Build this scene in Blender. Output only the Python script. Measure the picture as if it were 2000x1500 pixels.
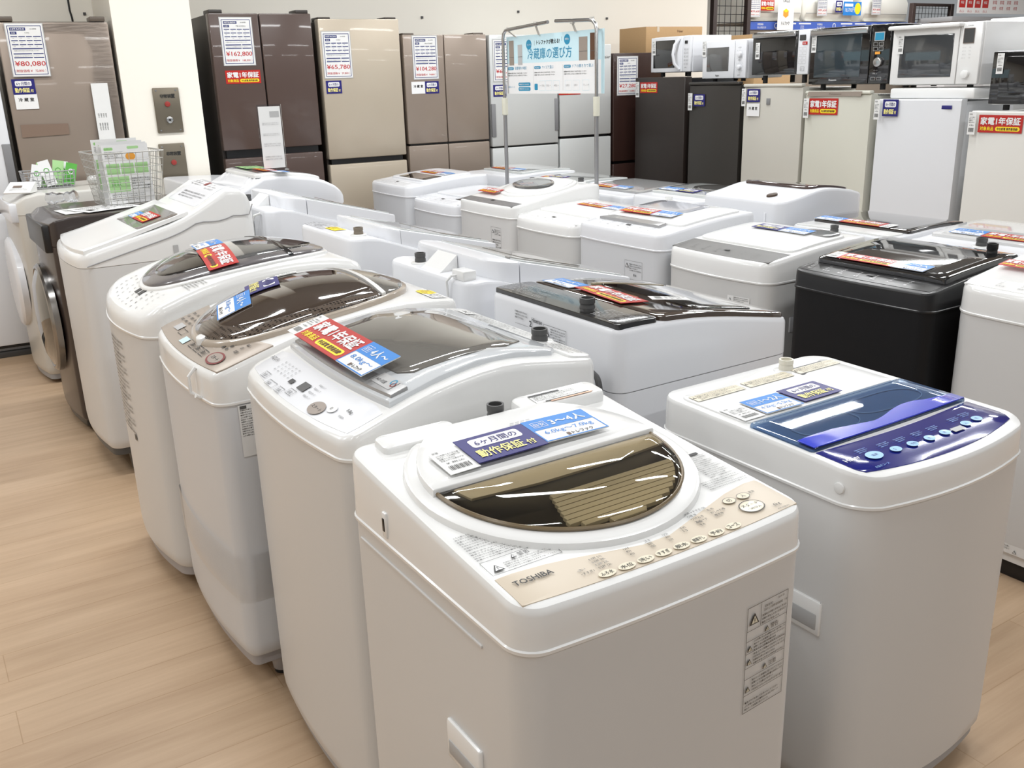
import bpy, bmesh, math, random
from mathutils import Vector, Matrix
random.seed(7)
S = bpy.context.scene
for o in list(bpy.data.objects): bpy.data.objects.remove(o)
COL = S.collection
PI = math.pi

# ------------------------------------------------------------------ camera
FPX = 1835.0
PITCH, ROLL, YAW = math.radians(18.14), math.radians(-1.74), math.radians(32.45)
CAMH = 1.5
_fw = Vector((0, math.cos(PITCH), -math.sin(PITCH)))
_rt = Vector((1, 0, 0)); _up = _rt.cross(_fw)
_r = math.cos(ROLL)*_rt + math.sin(ROLL)*_up
_u = -math.sin(ROLL)*_rt + math.cos(ROLL)*_up
_Rz = Matrix.Rotation(-YAW, 3, 'Z')
FW, RT, UP = _Rz @ _fw, _Rz @ _r, _Rz @ _u
CC = Vector((0, 0, CAMH))
cd = bpy.data.cameras.new('camera'); cam = bpy.data.objects.new('camera', cd); COL.objects.link(cam)
cd.sensor_width = 36; cd.lens = FPX*36/2000; cd.clip_start = .05; cd.clip_end = 100
mw = Matrix((( RT.x, UP.x, -FW.x, 0), (RT.y, UP.y, -FW.y, 0), (RT.z, UP.z, -FW.z, CAMH), (0, 0, 0, 1)))
cam.matrix_world = mw
S.camera = cam

# ------------------------------------------------------------------ world, lights, exposure
W = bpy.data.worlds.new('world'); S.world = W; W.use_nodes = True
bg = W.node_tree.nodes['Background']; bg.inputs[0].default_value = (.93, .97, 1, 1); bg.inputs[1].default_value = .30
S.view_settings.view_transform = 'Standard'; S.view_settings.look = 'None'
S.view_settings.exposure = 0.0; S.view_settings.gamma = 1; S.view_settings.use_curve_mapping = False
CEIL = 3.1
LIGHTS = [(x, y, w) for y, w in ((-1.4, 15), (.9, 17.5), (3.0, 20.5), (4.75, 29)) for x in (-1.6, .3, 2.2, 4.1, 6.0) if w]+[(7.6, 5.2, 34), (9.2, 5.2, 34), (8.6, 3.9, 45), (7.6, 6.9, 20), (9.2, 6.9, 20)]  # last five are added fill lamps, brightening the air conditioner display and poster
for i, (x, y, lw) in enumerate(LIGHTS):
    ld = bpy.data.lights.new('ceiling_tube_or_fill', 'AREA'); ld.shape = 'RECTANGLE'; ld.size = 1.2; ld.size_y = .12
    ld.energy = lw; ld.color = (.98, .995, 1)
    lo = bpy.data.objects.new('ceiling_tube_or_fill', ld); COL.objects.link(lo); lo.location = (x, y, CEIL-.055)
S.cycles.use_denoising = True
S.cycles.max_bounces = 8; S.cycles.transparent_max_bounces = 12; S.cycles.sample_clamp_indirect = 6

# ------------------------------------------------------------------ materials
MATS = {}
def mat(name, col, rough=.35, metal=0, coat=0, bump=0, scale=200, var=0, trans=None, emit=None):
    if name in MATS: return MATS[name]
    m = bpy.data.materials.new(name); m.use_nodes = True; nt = m.node_tree; b = nt.nodes['Principled BSDF']
    b.inputs['Base Color'].default_value = (*col, 1); b.inputs['Roughness'].default_value = rough
    b.inputs['Metallic'].default_value = metal; b.inputs['Coat Weight'].default_value = coat
    b.inputs['Coat Roughness'].default_value = .04
    if bump or var:
        tc = nt.nodes.new('ShaderNodeTexCoord'); n = nt.nodes.new('ShaderNodeTexNoise'); n.inputs['Scale'].default_value = scale
        n.inputs['Detail'].default_value = 3
        nt.links.new(tc.outputs['Object'], n.inputs['Vector'])
        if bump:
            bp = nt.nodes.new('ShaderNodeBump'); bp.inputs['Strength'].default_value = bump; bp.inputs['Distance'].default_value = .001
            nt.links.new(n.outputs['Fac'], bp.inputs['Height']); nt.links.new(bp.outputs['Normal'], b.inputs['Normal'])
        if var:
            mx = nt.nodes.new('ShaderNodeMix'); mx.data_type = 'RGBA'
            mx.inputs['A'].default_value = (*[c*(1-var) for c in col], 1); mx.inputs['B'].default_value = (*[min(1, c*(1+var)) for c in col], 1)
            nt.links.new(n.outputs['Fac'], mx.inputs['Factor']); nt.links.new(mx.outputs['Result'], b.inputs['Base Color'])
    if emit:
        b.inputs['Emission Color'].default_value = (*col, 1); b.inputs['Emission Strength'].default_value = emit
    MATS[name] = m
    return m
def glass(name, tint, ior=1.45, rough=.02):
    "thin tinted plastic: coloured see-through with a clear reflection"
    if name in MATS: return MATS[name]
    m = bpy.data.materials.new(name); m.use_nodes = True; nt = m.node_tree; nt.nodes.clear()
    out = nt.nodes.new('ShaderNodeOutputMaterial'); mx = nt.nodes.new('ShaderNodeMixShader')
    fr = nt.nodes.new('ShaderNodeFresnel'); fr.inputs['IOR'].default_value = ior
    t = nt.nodes.new('ShaderNodeBsdfTransparent'); t.inputs[0].default_value = (*tint, 1)
    g = nt.nodes.new('ShaderNodeBsdfGlossy'); g.inputs['Roughness'].default_value = rough; g.inputs['Color'].default_value = (1, 1, 1, 1)
    nt.links.new(fr.outputs[0], mx.inputs[0]); nt.links.new(t.outputs[0], mx.inputs[1]); nt.links.new(g.outputs[0], mx.inputs[2])
    nt.links.new(mx.outputs[0], out.inputs['Surface'])
    MATS[name] = m
    return m
def srgb(r, g, b):
    f = lambda c: ((c/255+.055)/1.055)**2.4 if c > 10 else c/255/12.92
    return (f(r), f(g), f(b))
WHITE = mat('white_plastic', (.80, .80, .79), .22, coat=.3, bump=.02, scale=60)
WHITE2 = mat('cool_white_enamel', (.76, .77, .80), .26, coat=.2, bump=.02, scale=60)
BODYW = mat('white_painted_steel', (.655, .652, .645), .34, bump=.03, scale=150)
BODYC = mat('cool_painted_steel', (.63, .645, .67), .34, bump=.03, scale=150)
SILV = mat('pearl_silver', (.60, .60, .59), .3, coat=.3, bump=.03, scale=150)
GREYT = mat('grey_plastic', (.33, .33, .34), .4, bump=.03)
DKGREY = mat('dark_grey_plastic', (.07, .07, .07), .4, bump=.03)
BLACK = mat('black_plastic', (.008, .008, .009), .3, bump=.03)
BLACKG = mat('black_gloss', (.007, .007, .008), .06, coat=1)
BLACKS = mat('black_painted_steel', (.006, .006, .007), .5, bump=.03, scale=300); BLACKS.node_tree.nodes['Principled BSDF'].inputs['Specular IOR Level'].default_value = .25
SMOKE = mat('smoked_lid', (.035, .034, .033), .05, coat=1)
SMOKEG = mat('smoked_grey_lid', (.10, .10, .10), .06, coat=1)
GREYLID = mat('grey_lid_glass', (.17, .16, .145), .08, coat=1, var=.1, scale=3)
BROWNLID = mat('brown_lid_glass', (.055, .038, .028), .05, coat=1)
CHROME = mat('brushed_metal', (.55, .55, .55), .25, metal=1)
TAUPE = mat('taupe_panel', srgb(168, 156, 144), .35, metal=.2)
BEIGE = mat('beige_panel', srgb(206, 193, 174), .35)
RUBBER = mat('rubber', (.015, .014, .014), .7, bump=.05)
PINK = mat('grey_rose_plastic', (.36, .34, .34), .5)

# ------------------------------------------------------------------ tagging
def tag(o, label=None, cat=None, group=None, kind=None):
    if label: o['label'] = label
    if cat: o['category'] = cat
    if group: o['group'] = group
    if kind: o['kind'] = kind
    return o
def thing(name, label, cat, loc=(0, 0, 0), rotz=0, group=None):
    o = bpy.data.objects.new(name, None); COL.objects.link(o); o.empty_display_size = .1
    o.location = loc; o.rotation_euler = (0, 0, rotz)
    return tag(o, label, cat, group)

# ------------------------------------------------------------------ mesh building
class MB:
    def __init__(s): s.v = []; s.f = []; s.m = []; s.mats = []; s.sm = []
    def mi(s, m):
        if m not in s.mats: s.mats.append(m)
        return s.mats.index(m)
    def add(s, vs, fs, m, smooth=True):
        b = len(s.v); s.v += [tuple(v) for v in vs]; k = s.mi(m)
        for f in fs: s.f.append([i+b for i in f]); s.m.append(k); s.sm.append(smooth)
    def loft(s, rings, m, cap0=True, cap1=True, closed=True, smooth=True):
        n = len(rings[0]); vs = [p for r in rings for p in r]; fs = []
        for i in range(len(rings)-1):
            for j in range(n if closed else n-1):
                a = i*n+j; b = i*n+(j+1) % n; fs.append([a, b, b+n, a+n])
        if cap0: fs.append(list(range(n))[::-1])
        if cap1: fs.append([(len(rings)-1)*n+j for j in range(n)])
        s.add(vs, fs, m, smooth)
    def box(s, x0, x1, y0, y1, z0, z1, m, bev=0):
        if bev <= 0:
            vs = [(x, y, z) for z in (z0, z1) for x, y in ((x0, y0), (x1, y0), (x1, y1), (x0, y1))]
            s.add(vs, [[3, 2, 1, 0], [4, 5, 6, 7], [0, 1, 5, 4], [1, 2, 6, 5], [2, 3, 7, 6], [3, 0, 4, 7]], m, False)
        else:
            b = bev; k = b*.3
            R = lambda i, z: [(x, y, z) for x, y in rrect(x0+i, y0+i, x1-i, y1-i, max(b-i, .0005), 4)]
            s.loft([R(b, z0), R(k, z0+k), R(0, z0+b), R(0, z1-b), R(k, z1-k), R(b, z1)], m)
    def tube(s, pts, r, m, n=8, caps=True):
        pts = [Vector(p) for p in pts]; rings = []; a = None
        for i, p in enumerate(pts):
            t = (pts[min(i+1, len(pts)-1)]-pts[max(i-1, 0)]).normalized()
            if a is None: a = t.orthogonal()
            a = (a-t*a.dot(t)).normalized(); b = a.cross(t).normalized()
            rings.append([p+a*math.cos(2*PI*k/n)*r+b*math.sin(2*PI*k/n)*r for k in range(n)])
        s.loft(rings, m, caps, caps)
    def cyl(s, c, r, h, m, n=24, axis='z', r2=None, bev=0):
        r2 = r if r2 is None else r2; c = Vector(c)
        prof = [(r, 0), (r2, h)] if not bev else [(r-bev, 0), (r, bev), (r2, h-bev), (r2-bev*.3, h-bev*.3), (r2-bev, h)]
        rings = []
        for rr, hh in prof:
            ring = []
            for k in range(n):
                a, b = math.cos(2*PI*k/n)*rr, math.sin(2*PI*k/n)*rr
                ring.append(c+(Vector((a, b, hh)) if axis == 'z' else Vector((a, -hh, b)) if axis == 'y' else Vector((-hh, a, b))))
            rings.append(ring)
        s.loft(rings, m)
    def build(s, name, parent=None, loc=None, rotz=0, sharp=35):
        me = bpy.data.meshes.new(name)
        if loc is not None and parent is None:
            R = Matrix.Rotation(-rotz, 3, 'Z'); L = Vector(loc); s.v = [tuple(R @ (Vector(v)-L)) for v in s.v]
        me.from_pydata(s.v, [], s.f); me.update()
        for m in s.mats: me.materials.append(m)
        me.polygons.foreach_set('material_index', s.m); me.polygons.foreach_set('use_smooth', s.sm)
        bm = bmesh.new(); bm.from_mesh(me); bmesh.ops.recalc_face_normals(bm, faces=bm.faces)
        th = math.radians(sharp)
        for e in bm.edges:
            if len(e.link_faces) == 2 and e.calc_face_angle(0) > th: e.smooth = False
        bm.to_mesh(me); bm.free()
        o = bpy.data.objects.new(name, me); COL.objects.link(o)
        if parent is not None: o.parent = parent
        elif loc is not None: o.location = loc; o.rotation_euler = (0, 0, rotz)
        return o

def rrect(x0, y0, x1, y1, r, n=6, sub=1):
    "rounded rectangle, counter-clockwise from the front left; sub splits the straight sides"
    r = min(r, (x1-x0)/2-1e-4, (y1-y0)/2-1e-4); cs = [(x0+r, y0+r, PI), (x1-r, y0+r, 1.5*PI), (x1-r, y1-r, 0), (x0+r, y1-r, .5*PI)]
    out = []
    for k, (cx, cy, a) in enumerate(cs):
        arc = [(cx+r*math.cos(a+.5*PI*i/n), cy+r*math.sin(a+.5*PI*i/n)) for i in range(n+1)]
        out += arc
        nx = cs[(k+1) % 4]; a2 = nx[2]; p = arc[-1]; q = (nx[0]+r*math.cos(a2), nx[1]+r*math.sin(a2))
        out += [(p[0]+(q[0]-p[0])*i/sub, p[1]+(q[1]-p[1])*i/sub) for i in range(1, sub)]
    return out
def ellipse(cx, cy, a, b, n=48, e=1.0, a0=0, a1=2*PI):
    out = []
    for i in range(n):
        t = a0+(a1-a0)*i/(n if a1-a0 > 6.28 else n-1); c, s_ = math.cos(t), math.sin(t)
        out.append((cx+a*math.copysign(abs(c)**e, c), cy+b*math.copysign(abs(s_)**e, s_)))
    return out
def bow_outline(w, d, rc, bow, inset=0, n=7, sub=10, rr=None):
    pts = rrect(inset, inset, w-inset, d-inset, max(rc-inset, .004), n, sub)
    out = []
    for x, y in pts:
        t = 1-(2*x/w-1)**2
        out.append((x, y-bow*t*max(0, 1-y/(d*.5))))
    return out
def interp(prof, t):
    P = prof
    if t <= P[0][0]: return P[0][1]
    if t >= P[-1][0]: return P[-1][1]
    for i in range(len(P)-1):
        if P[i][0] <= t <= P[i+1][0]:
            t0, z0 = P[i]; t1, z1 = P[i+1]
            s0 = (P[i+1][1]-P[i-1][1])/(P[i+1][0]-P[i-1][0]) if i else (z1-z0)/(t1-t0)
            s1 = (P[i+2][1]-P[i][1])/(P[i+2][0]-P[i][0]) if i+2 < len(P) else (z1-z0)/(t1-t0)
            h = t1-t0; u = (t-t0)/h
            return (2*u**3-3*u*u+1)*z0+(u**3-2*u*u+u)*h*s0+(-2*u**3+3*u*u)*z1+(u**3-u*u)*h*s1
def pad(mb, pts, base, h, m, bev=.004, dome=0, rings=7, h0=-.003, side=None):
    "a cushion over the surface base(x, y): straight side, rounded edge, optional dome"
    cx = sum(p[0] for p in pts)/len(pts); cy = sum(p[1] for p in pts)/len(pts)
    rad = max(math.hypot(p[0]-cx, p[1]-cy) for p in pts)
    R = []
    def ring(sc, hh): R.append([(cx+(x-cx)*sc, cy+(y-cy)*sc, base(cx+(x-cx)*sc, cy+(y-cy)*sc)+hh) for x, y in pts])
    ring(1, h0); ring(1, h-bev); ring(1-bev*.3/rad, h-bev*.3); s0 = 1-bev/rad; ring(s0, h)
    for k in range(1, rings+1):
        s_ = s0*(1-k/(rings+.001)); ring(max(s_, .002), h+dome*(1-(s_/s0)**2)**.8)
    mb.loft(R, m)

# ------------------------------------------------------------------ printed graphics: flat ink shapes and lettering
INK = {}
def ink(c):
    if c not in INK:
        cols = dict(white=(.82, .82, .82), black=(.02, .02, .02), red=srgb(182, 32, 24), yellow=srgb(250, 222, 40), navy=srgb(28, 24, 110), blue=srgb(40, 128, 208),
                    grey=(.09, .09, .09), lgrey=(.45, .45, .45), navybar=srgb(40, 50, 110), pale=srgb(200, 228, 236), teal=srgb(40, 140, 178), cream=srgb(226, 218, 196),
                    green=srgb(90, 170, 70), lgreen=srgb(170, 214, 150), orange=srgb(232, 160, 60), pricered=srgb(190, 40, 45), dkred=srgb(120, 30, 30), paper=(.78, .78, .77),
                    hblue=srgb(20, 30, 165), hdark=srgb(25, 22, 100), lblue=srgb(150, 195, 235), bannerblue=srgb(72, 100, 185), brown=srgb(90, 60, 40), tan=srgb(190, 165, 130),
                    peach=srgb(240, 190, 160), smoke=(.05, .05, .05), yellowpale=srgb(250, 240, 150), taupe=srgb(120, 105, 95), ltaupe=srgb(150, 138, 128))
        INK[c] = mat('ink_'+c, cols[c], .42, coat=.08, var=.02, scale=30)
    return INK[c]
_GL = {}
def glyphs(txt):
    if txt not in _GL:
        cu = bpy.data.curves.new('t', 'FONT'); cu.body = txt; cu.size = 1; cu.resolution_u = 2
        ob = bpy.data.objects.new('t', cu); COL.objects.link(ob)
        dg = bpy.context.evaluated_depsgraph_get(); ev = ob.evaluated_get(dg); me = ev.to_mesh()
        vs = [(v.co.x, v.co.y) for v in me.vertices]; fs = [list(p.vertices) for p in me.polygons]
        ev.to_mesh_clear(); bpy.data.objects.remove(ob); bpy.data.curves.remove(cu)
        if vs:
            x0 = min(v[0] for v in vs); x1 = max(v[0] for v in vs); y0 = min(v[1] for v in vs); y1 = max(v[1] for v in vs)
        else: x0 = y0 = 0; x1 = y1 = 1
        _GL[txt] = (vs, fs, x0, x1, y0, y1)
    return _GL[txt]
class G:
    "flat artwork in (u right, v up); each layer lies a hair above the one below"
    def __init__(s, sub=0): s.items = []; s.sub = sub; s.th = None
    def poly(s, pts, c, l=1): s.items.append((list(pts), [list(range(len(pts)))], c, l))
    def rect(s, u0, v0, u1, v1, c, l=1, r=0):
        if r: return s.poly(rrect(u0, v0, u1, v1, r, 4), c, l)
        if not s.sub: return s.poly([(u0, v0), (u1, v0), (u1, v1), (u0, v1)], c, l)
        nu = max(1, math.ceil((u1-u0)/s.sub)); nv = max(1, math.ceil((v1-v0)/s.sub))
        vs = [(u0+(u1-u0)*i/nu, v0+(v1-v0)*j/nv) for j in range(nv+1) for i in range(nu+1)]
        fs = [[j*(nu+1)+i, j*(nu+1)+i+1, (j+1)*(nu+1)+i+1, (j+1)*(nu+1)+i] for j in range(nv) for i in range(nu)]
        s.items.append((vs, fs, c, l))
    def ring(s, cu, cv, a, b, c, l=1, t=.0012, n=28):
        o = ellipse(cu, cv, a, b, n); i_ = ellipse(cu, cv, a-t, b-t, n); s.items.append((o+i_, [[k, (k+1) % n, n+(k+1) % n, n+k] for k in range(n)], c, l))
    def frame(s, u0, v0, u1, v1, t, c, l=1):
        s.rect(u0, v0, u1, v0+t, c, l); s.rect(u0, v1-t, u1, v1, c, l); s.rect(u0, v0+t, u0+t, v1-t, c, l); s.rect(u1-t, v0+t, u1, v1-t, c, l)
    def text(s, t, u, v, h, c='black', l=2, w=None, bold=0, align='l', ang=0):
        "lettering of height h with its lower left at (u, v); w squeezes it to a width"
        vs, fs, x0, x1, y0, y1 = glyphs(t)
        if not vs: return
        kv = h/(y1-y0); ku = w/(x1-x0) if w else kv; wd = (x1-x0)*ku
        ou = u-(wd if align == 'r' else wd/2 if align == 'c' else 0); ca, sa = math.cos(ang), math.sin(ang)
        P = []
        for x, y in vs:
            a, b = (x-x0)*ku, (y-y0)*kv
            P.append((ou+a*ca-b*sa, v+a*sa+b*ca))
        e = bold*kv
        if e and bold < .015:
            for k, dx in enumerate((e, -e)): s.items.append(([(x+dx, y+dx*.5) for x, y in P], fs, c, l+.22*k))
        elif e:   # heavier strokes: the same letters struck again a hair to each side
            for k, (dx, dy) in enumerate(((e, e*.5), (-e, -e*.5), (e*.5, -e), (-e*.5, e))): s.items.append(([(x+dx, y+dy) for x, y in P], fs, c, l+.2*k))
        else: s.items.append((P, fs, c, l))
    def card(s, u0, v0, u1, v1, c, th=.0015): s.th = (u0, v0, u1, v1, c, th); s.rect(u0, v0, u1, v1, c, 0)
    def mesh(s, mb, fn, h0=.0008, step=.00045):
        base = h0
        if s.th:
            u0, v0, u1, v1, c, th = s.th; base = h0+th; n = 8
            per = [(u0+(u1-u0)*i/n, v0) for i in range(n)]+[(u1, v0+(v1-v0)*i/n) for i in range(n)]+[(u1-(u1-u0)*i/n, v1) for i in range(n)]+[(u0, v1-(v1-v0)*i/n) for i in range(n)]
            mb.loft([[fn(u, v, h0) for u, v in per], [fn(u, v, base) for u, v in per]], ink(c), False, False, smooth=False)
        for vs, fs, c, l in s.items:
            mb.add([fn(u, v, base+l*step) for u, v in vs], fs, ink(c), False)
def planemap(P0, U, V, N):
    P0, U, V, N = Vector(P0), Vector(U), Vector(V), Vector(N)
    return lambda u, v, h: P0+U*u+V*v+N*h

FILL = ['洗濯物の片寄りがあるときは水平に直してください', 'ふたを開けるときは運転が止まるまで待ってください', '安全上のご注意必ずお守りください', '衣類や手を入れない火気を近づけない', '給水ホースを確実に取り付けてください', '子供を近づけないけがのおそれがあります', '電源プラグを抜いてお手入れしてください', '設置のときは付属の説明書をお読みください']
def lines(g, u0, v0, u1, v1, n, c='grey', l=2, k=0, fr=.62):
    "n lines of small Japanese print"
    h = (v1-v0)/n
    for i in range(n):
        t = FILL[(i*3+k) % len(FILL)]; wfull = (u1-u0)*(1 if i % 3 != 2 else .7)
        m = max(4, min(len(t), int(wfull/(h*fr)))); 
        g.text(t[:m], u0, v1-(i+1)*h+h*(1-fr)/2, h*fr, c, l, w=wfull, bold=.013)
def warn_tri(g, u, v, s_, c='black', l=2, bg='white'):
    g.poly([(u, v), (u+s_, v), (u+s_/2, v+s_*.9)], c, l); g.poly([(u+s_*.17, v+s_*.09), (u+s_*.83, v+s_*.09), (u+s_/2, v+s_*.7)], bg, l+1)
    g.rect(u+s_*.47, v+s_*.25, u+s_*.53, v+s_*.52, c, l+2); g.rect(u+s_*.47, v+s_*.14, u+s_*.53, v+s_*.2, c, l+2)
def art_red(w=.21, h=.072, sub=0):
    g = G(sub); g.card(0, 0, w, h, 'red')
    g.text('家電1年保証', w*.05, h*.45, h*.42, 'white', 2, w=w*.9, bold=.028)
    g.text('対象商品', w*.05, h*.12, h*.22, 'yellow', 2, w=w*.31, bold=.02)
    g.rect(w*.4, h*.1, w*.95, h*.35, 'yellow', 1, r=h*.12); g.text('中古家電 業界最長級!', w*.44, h*.15, h*.15, 'brown', 2, w=w*.47, bold=.02)
    return g
def art_navy(w=.14, h=.075, sub=0):
    g = G(sub); g.card(0, 0, w, h, 'navy'); g.rect(w*.14, h*.54, w*.86, h*.88, 'white', 1, r=h*.08)
    g.text('6ヶ月間の', w*.2, h*.6, h*.21, 'navy', 2, w=w*.6, bold=.012)
    g.text('動作保証', w*.1, h*.13, h*.3, 'yellowpale', 2, w=w*.64, bold=.018); g.text('付', w*.78, h*.14, h*.2, 'yellowpale', 2, w=w*.12, bold=.018)
    return g
def art_blue(w=.14, h=.075, who='3〜4人', kg='6.0kg〜7.0kg', sub=0):
    g = G(sub); g.card(0, 0, w, h, 'white'); g.frame(0, 0, w, h, .003, 'blue', 1)
    g.rect(.003, h*.52, w-.003, h-.003, 'blue', 1); g.text(who, w*.36, h*.6, h*.27, 'white', 2, w=w*.54, bold=.02)
    g.frame(w*.08, h*.62, w*.3, h*.86, .001, 'white', 2); g.text('目安', w*.11, h*.66, h*.15, 'white', 2, w=w*.16)
    g.text(kg, w*.12, h*.24, h*.19, 'blue', 2, w=w*.76); g.text('トレファク', w*.45, h*.06, h*.12, 'black', 2, w=w*.34, bold=.02); g.rect(w*.37, h*.06, w*.42, h*.17, 'brown', 2)
    return g
def art_tag(w=.045, h=.1, sub=0):
    g = G(sub); g.card(0, 0, w, h, 'paper', .0008); g.text('家電', w*.1, h*.86, h*.07, 'grey'); lines(g, w*.12, h*.5, w*.88, h*.8, 4, 'grey', 2, 1)
    g.text('¥ 税込', w*.2, h*.38, h*.07, 'black', 2, w=w*.6)
    for i in range(14): g.rect(w*(.15+.05*i), h*.12, w*(.15+.05*i+(.028 if i % 3 else .015)), h*.3, 'black', 2)
    return g
def art_reizo(w=.08, h=.065, sub=0):
    g = G(sub); g.card(0, 0, w, h, 'white'); g.text('冷 蔵 室', w*.16, h*.5, h*.24, 'black', 2, w=w*.68, bold=.02)
    return g
def art_price(w, h, brand, price, ex, year='2019年製', model=''):
    g = G(); g.card(0, 0, w, h, 'lgrey', .002); g.rect(w*.02, h*.015, w*.98, h*.985, 'paper', 1); g.frame(w*.06, h*.04, w*.94, h*.95, w*.018, 'navybar', 2)
    g.rect(w*.12, h*.86, w*.53, h*.915, 'navybar', 2); g.text(brand, w*.15, h*.872, h*.03, 'white', 3, w=w*.34, bold=.02); g.text(year, w*.64, h*.875, h*.028, 'grey', 3)
    g.rect(w*.12, h*.79, w*.29, h*.84, 'navybar', 2); g.text('型番', w*.15, h*.8, h*.028, 'white', 3, w=w*.1); g.text(model, w*.5, h*.8, h*.028, 'grey', 3)
    for r_, v in enumerate((.74, .665, .59)):
        for a, b in ((.12, .29), (.32, .49), (.52, .67), (.7, .9)): g.rect(w*a, h*v, w*b, h*(v+.018), 'navybar', 2); g.text('寸法', w*(a+.03), h*(v-.03), h*.018, 'grey', 3)
    g.rect(w*.12, h*.515, w*.9, h*.535, 'navybar', 2); lines(g, w*.14, h*.475, w*.8, h*.5, 1, 'grey', 3)
    for v in (.42, .35): g.rect(w*.12, h*v, w*.6, h*(v+.02), 'navybar', 2); g.rect(w*.63, h*v, w*.9, h*(v+.02), 'navybar', 2)
    lines(g, w*.14, h*.38, w*.8, h*.4, 1, 'grey', 3, 2)
    g.text(price, w*.11, h*.19, h*.105, 'pricered', 3, w=w*.8, bold=.012)
    g.text('（税抜価格￥  '+ex+' ）', w*.09, h*.085, h*.055, 'pricered', 3, w=w*.8)
    return g

def ray(px, py): return FW+RT*((px-1000)/FPX)-UP*((py-750)/FPX)
def at(px, py, z):
    d = ray(px, py); return CC+d*((z-CAMH)/d.z)
def onp(px, py, p0, ang):
    a = math.radians(ang); n = Vector((-math.sin(a), math.cos(a), 0)); d = ray(px, py)
    return CC+d*((Vector((p0[0], p0[1], 0))-CC).dot(n)/d.dot(n))
# ================================================================== the room
def floor_mat():
    m = bpy.data.materials.new('oak_planks'); m.use_nodes = True; nt = m.node_tree; b = nt.nodes['Principled BSDF']; N = nt.nodes.new; L = nt.links.new
    tc = N('ShaderNodeTexCoord'); br = N('ShaderNodeTexBrick'); br.inputs['Scale'].default_value = 1
    br.inputs['Brick Width'].default_value = 1.2; br.inputs['Row Height'].default_value = .15; br.inputs['Mortar Size'].default_value = .0012
    br.inputs['Color1'].default_value = (*srgb(200, 173, 144), 1); br.inputs['Color2'].default_value = (*srgb(192, 165, 136), 1); br.inputs['Mortar'].default_value = (*srgb(178, 150, 118), 1)
    L(tc.outputs['Object'], br.inputs['Vector'])
    mp = N('ShaderNodeMapping'); mp.inputs['Scale'].default_value = (1.6, 22, 1); L(tc.outputs['Object'], mp.inputs['Vector'])
    n = N('ShaderNodeTexNoise'); n.inputs['Scale'].default_value = 1.1; n.inputs['Detail'].default_value = 6; n.inputs['Roughness'].default_value = .65; L(mp.outputs[0], n.inputs['Vector'])
    n2 = N('ShaderNodeTexNoise'); n2.inputs['Scale'].default_value = 1.3; mp2 = N('ShaderNodeMapping'); mp2.inputs['Scale'].default_value = (.8, 3, 1); L(tc.outputs['Object'], mp2.inputs['Vector']); L(mp2.outputs[0], n2.inputs['Vector'])
    cr = N('ShaderNodeValToRGB'); cr.color_ramp.elements[0].position = .32; cr.color_ramp.elements[0].color = (.66, .60, .54, 1); cr.color_ramp.elements[1].position = .66; cr.color_ramp.elements[1].color = (1, 1, 1, 1)
    L(n.outputs['Fac'], cr.inputs[0]); mu = N('ShaderNodeMix'); mu.data_type = 'RGBA'; mu.blend_type = 'MULTIPLY'; mu.inputs['Factor'].default_value = .5
    L(br.outputs['Color'], mu.inputs['A']); L(cr.outputs[0], mu.inputs['B'])
    cr2 = N('ShaderNodeValToRGB'); cr2.color_ramp.elements[0].position = .38; cr2.color_ramp.elements[0].color = (.72, .66, .60, 1); cr2.color_ramp.elements[1].position = .6; cr2.color_ramp.elements[1].color = (1, 1, 1, 1)
    L(n2.outputs['Fac'], cr2.inputs[0]); mu2 = N('ShaderNodeMix'); mu2.data_type = 'RGBA'; mu2.blend_type = 'MULTIPLY'; mu2.inputs['Factor'].default_value = .4
    L(mu.outputs['Result'], mu2.inputs['A']); L(cr2.outputs[0], mu2.inputs['B'])
    L(mu2.outputs['Result'], b.inputs['Base Color']); b.inputs['Roughness'].default_value = .38
    bp = N('ShaderNodeBump'); bp.inputs['Strength'].default_value = .08; L(n.outputs['Fac'], bp.inputs['Height']); L(bp.outputs[0], b.inputs['Normal'])
    return m
WALLM = mat('cream_wallpaper', srgb(242, 237, 226), .7, bump=.25, scale=90)
CEILM = mat('grey_white_ceiling_board', (.26, .26, .26), .8, bump=.2, scale=60)
def struct(name, mb, **k): return tag(mb.build(name, **k), kind='structure')
b = MB(); b.box(-4, 12, -3, 11, -.1, 0, floor_mat()); struct('floor', b)
b = MB(); b.box(-4, 12, -3, 11, CEIL, CEIL+.1, CEILM); struct('ceiling', b)
AW = math.radians(-3.4); A0 = Vector((2, 6.0, 0)); AU = Vector((math.cos(AW), math.sin(AW), 0)); AN = Vector((math.sin(AW), -math.cos(AW), 0))  # AN points to the shop
def wallbox(name, u0, u1, v0, v1, z0, z1, m):
    b = MB(); vs = [A0+AU*u-AN*v+Vector((0, 0, z)) for z in (z0, z1) for u, v in ((u0, v0), (u1, v0), (u1, v1), (u0, v1))]
    b.add(vs, [[3, 2, 1, 0], [4, 5, 6, 7], [0, 1, 5, 4], [1, 2, 6, 5], [2, 3, 7, 6], [3, 0, 4, 7]], m, False); return struct(name, b)
UP_END = (onp(1384, 40, (2, 6.72), -3.4)-A0).dot(AU)
wallbox('wall_back', -5.6, UP_END, .74, .84, 0, CEIL, WALLM)
pl, pr = onp(238, 170, A0+AU*0, -3.4), onp(390, 170, A0, -3.4)
pu0, pu1 = (pl-A0).dot(AU), (pr-A0).dot(AU)
wallbox('wall_pillar', pu0, pu1, .0, .735, 0, CEIL, WALLM)
b = MB(); b.box(-4, -3.9, -3, 7.2, 0, CEIL, WALLM); struct('wall_left', b)
b = MB(); b.box(6, 12, 9.4, 9.5, 0, CEIL, WALLM); struct('wall_far', b)
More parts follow.
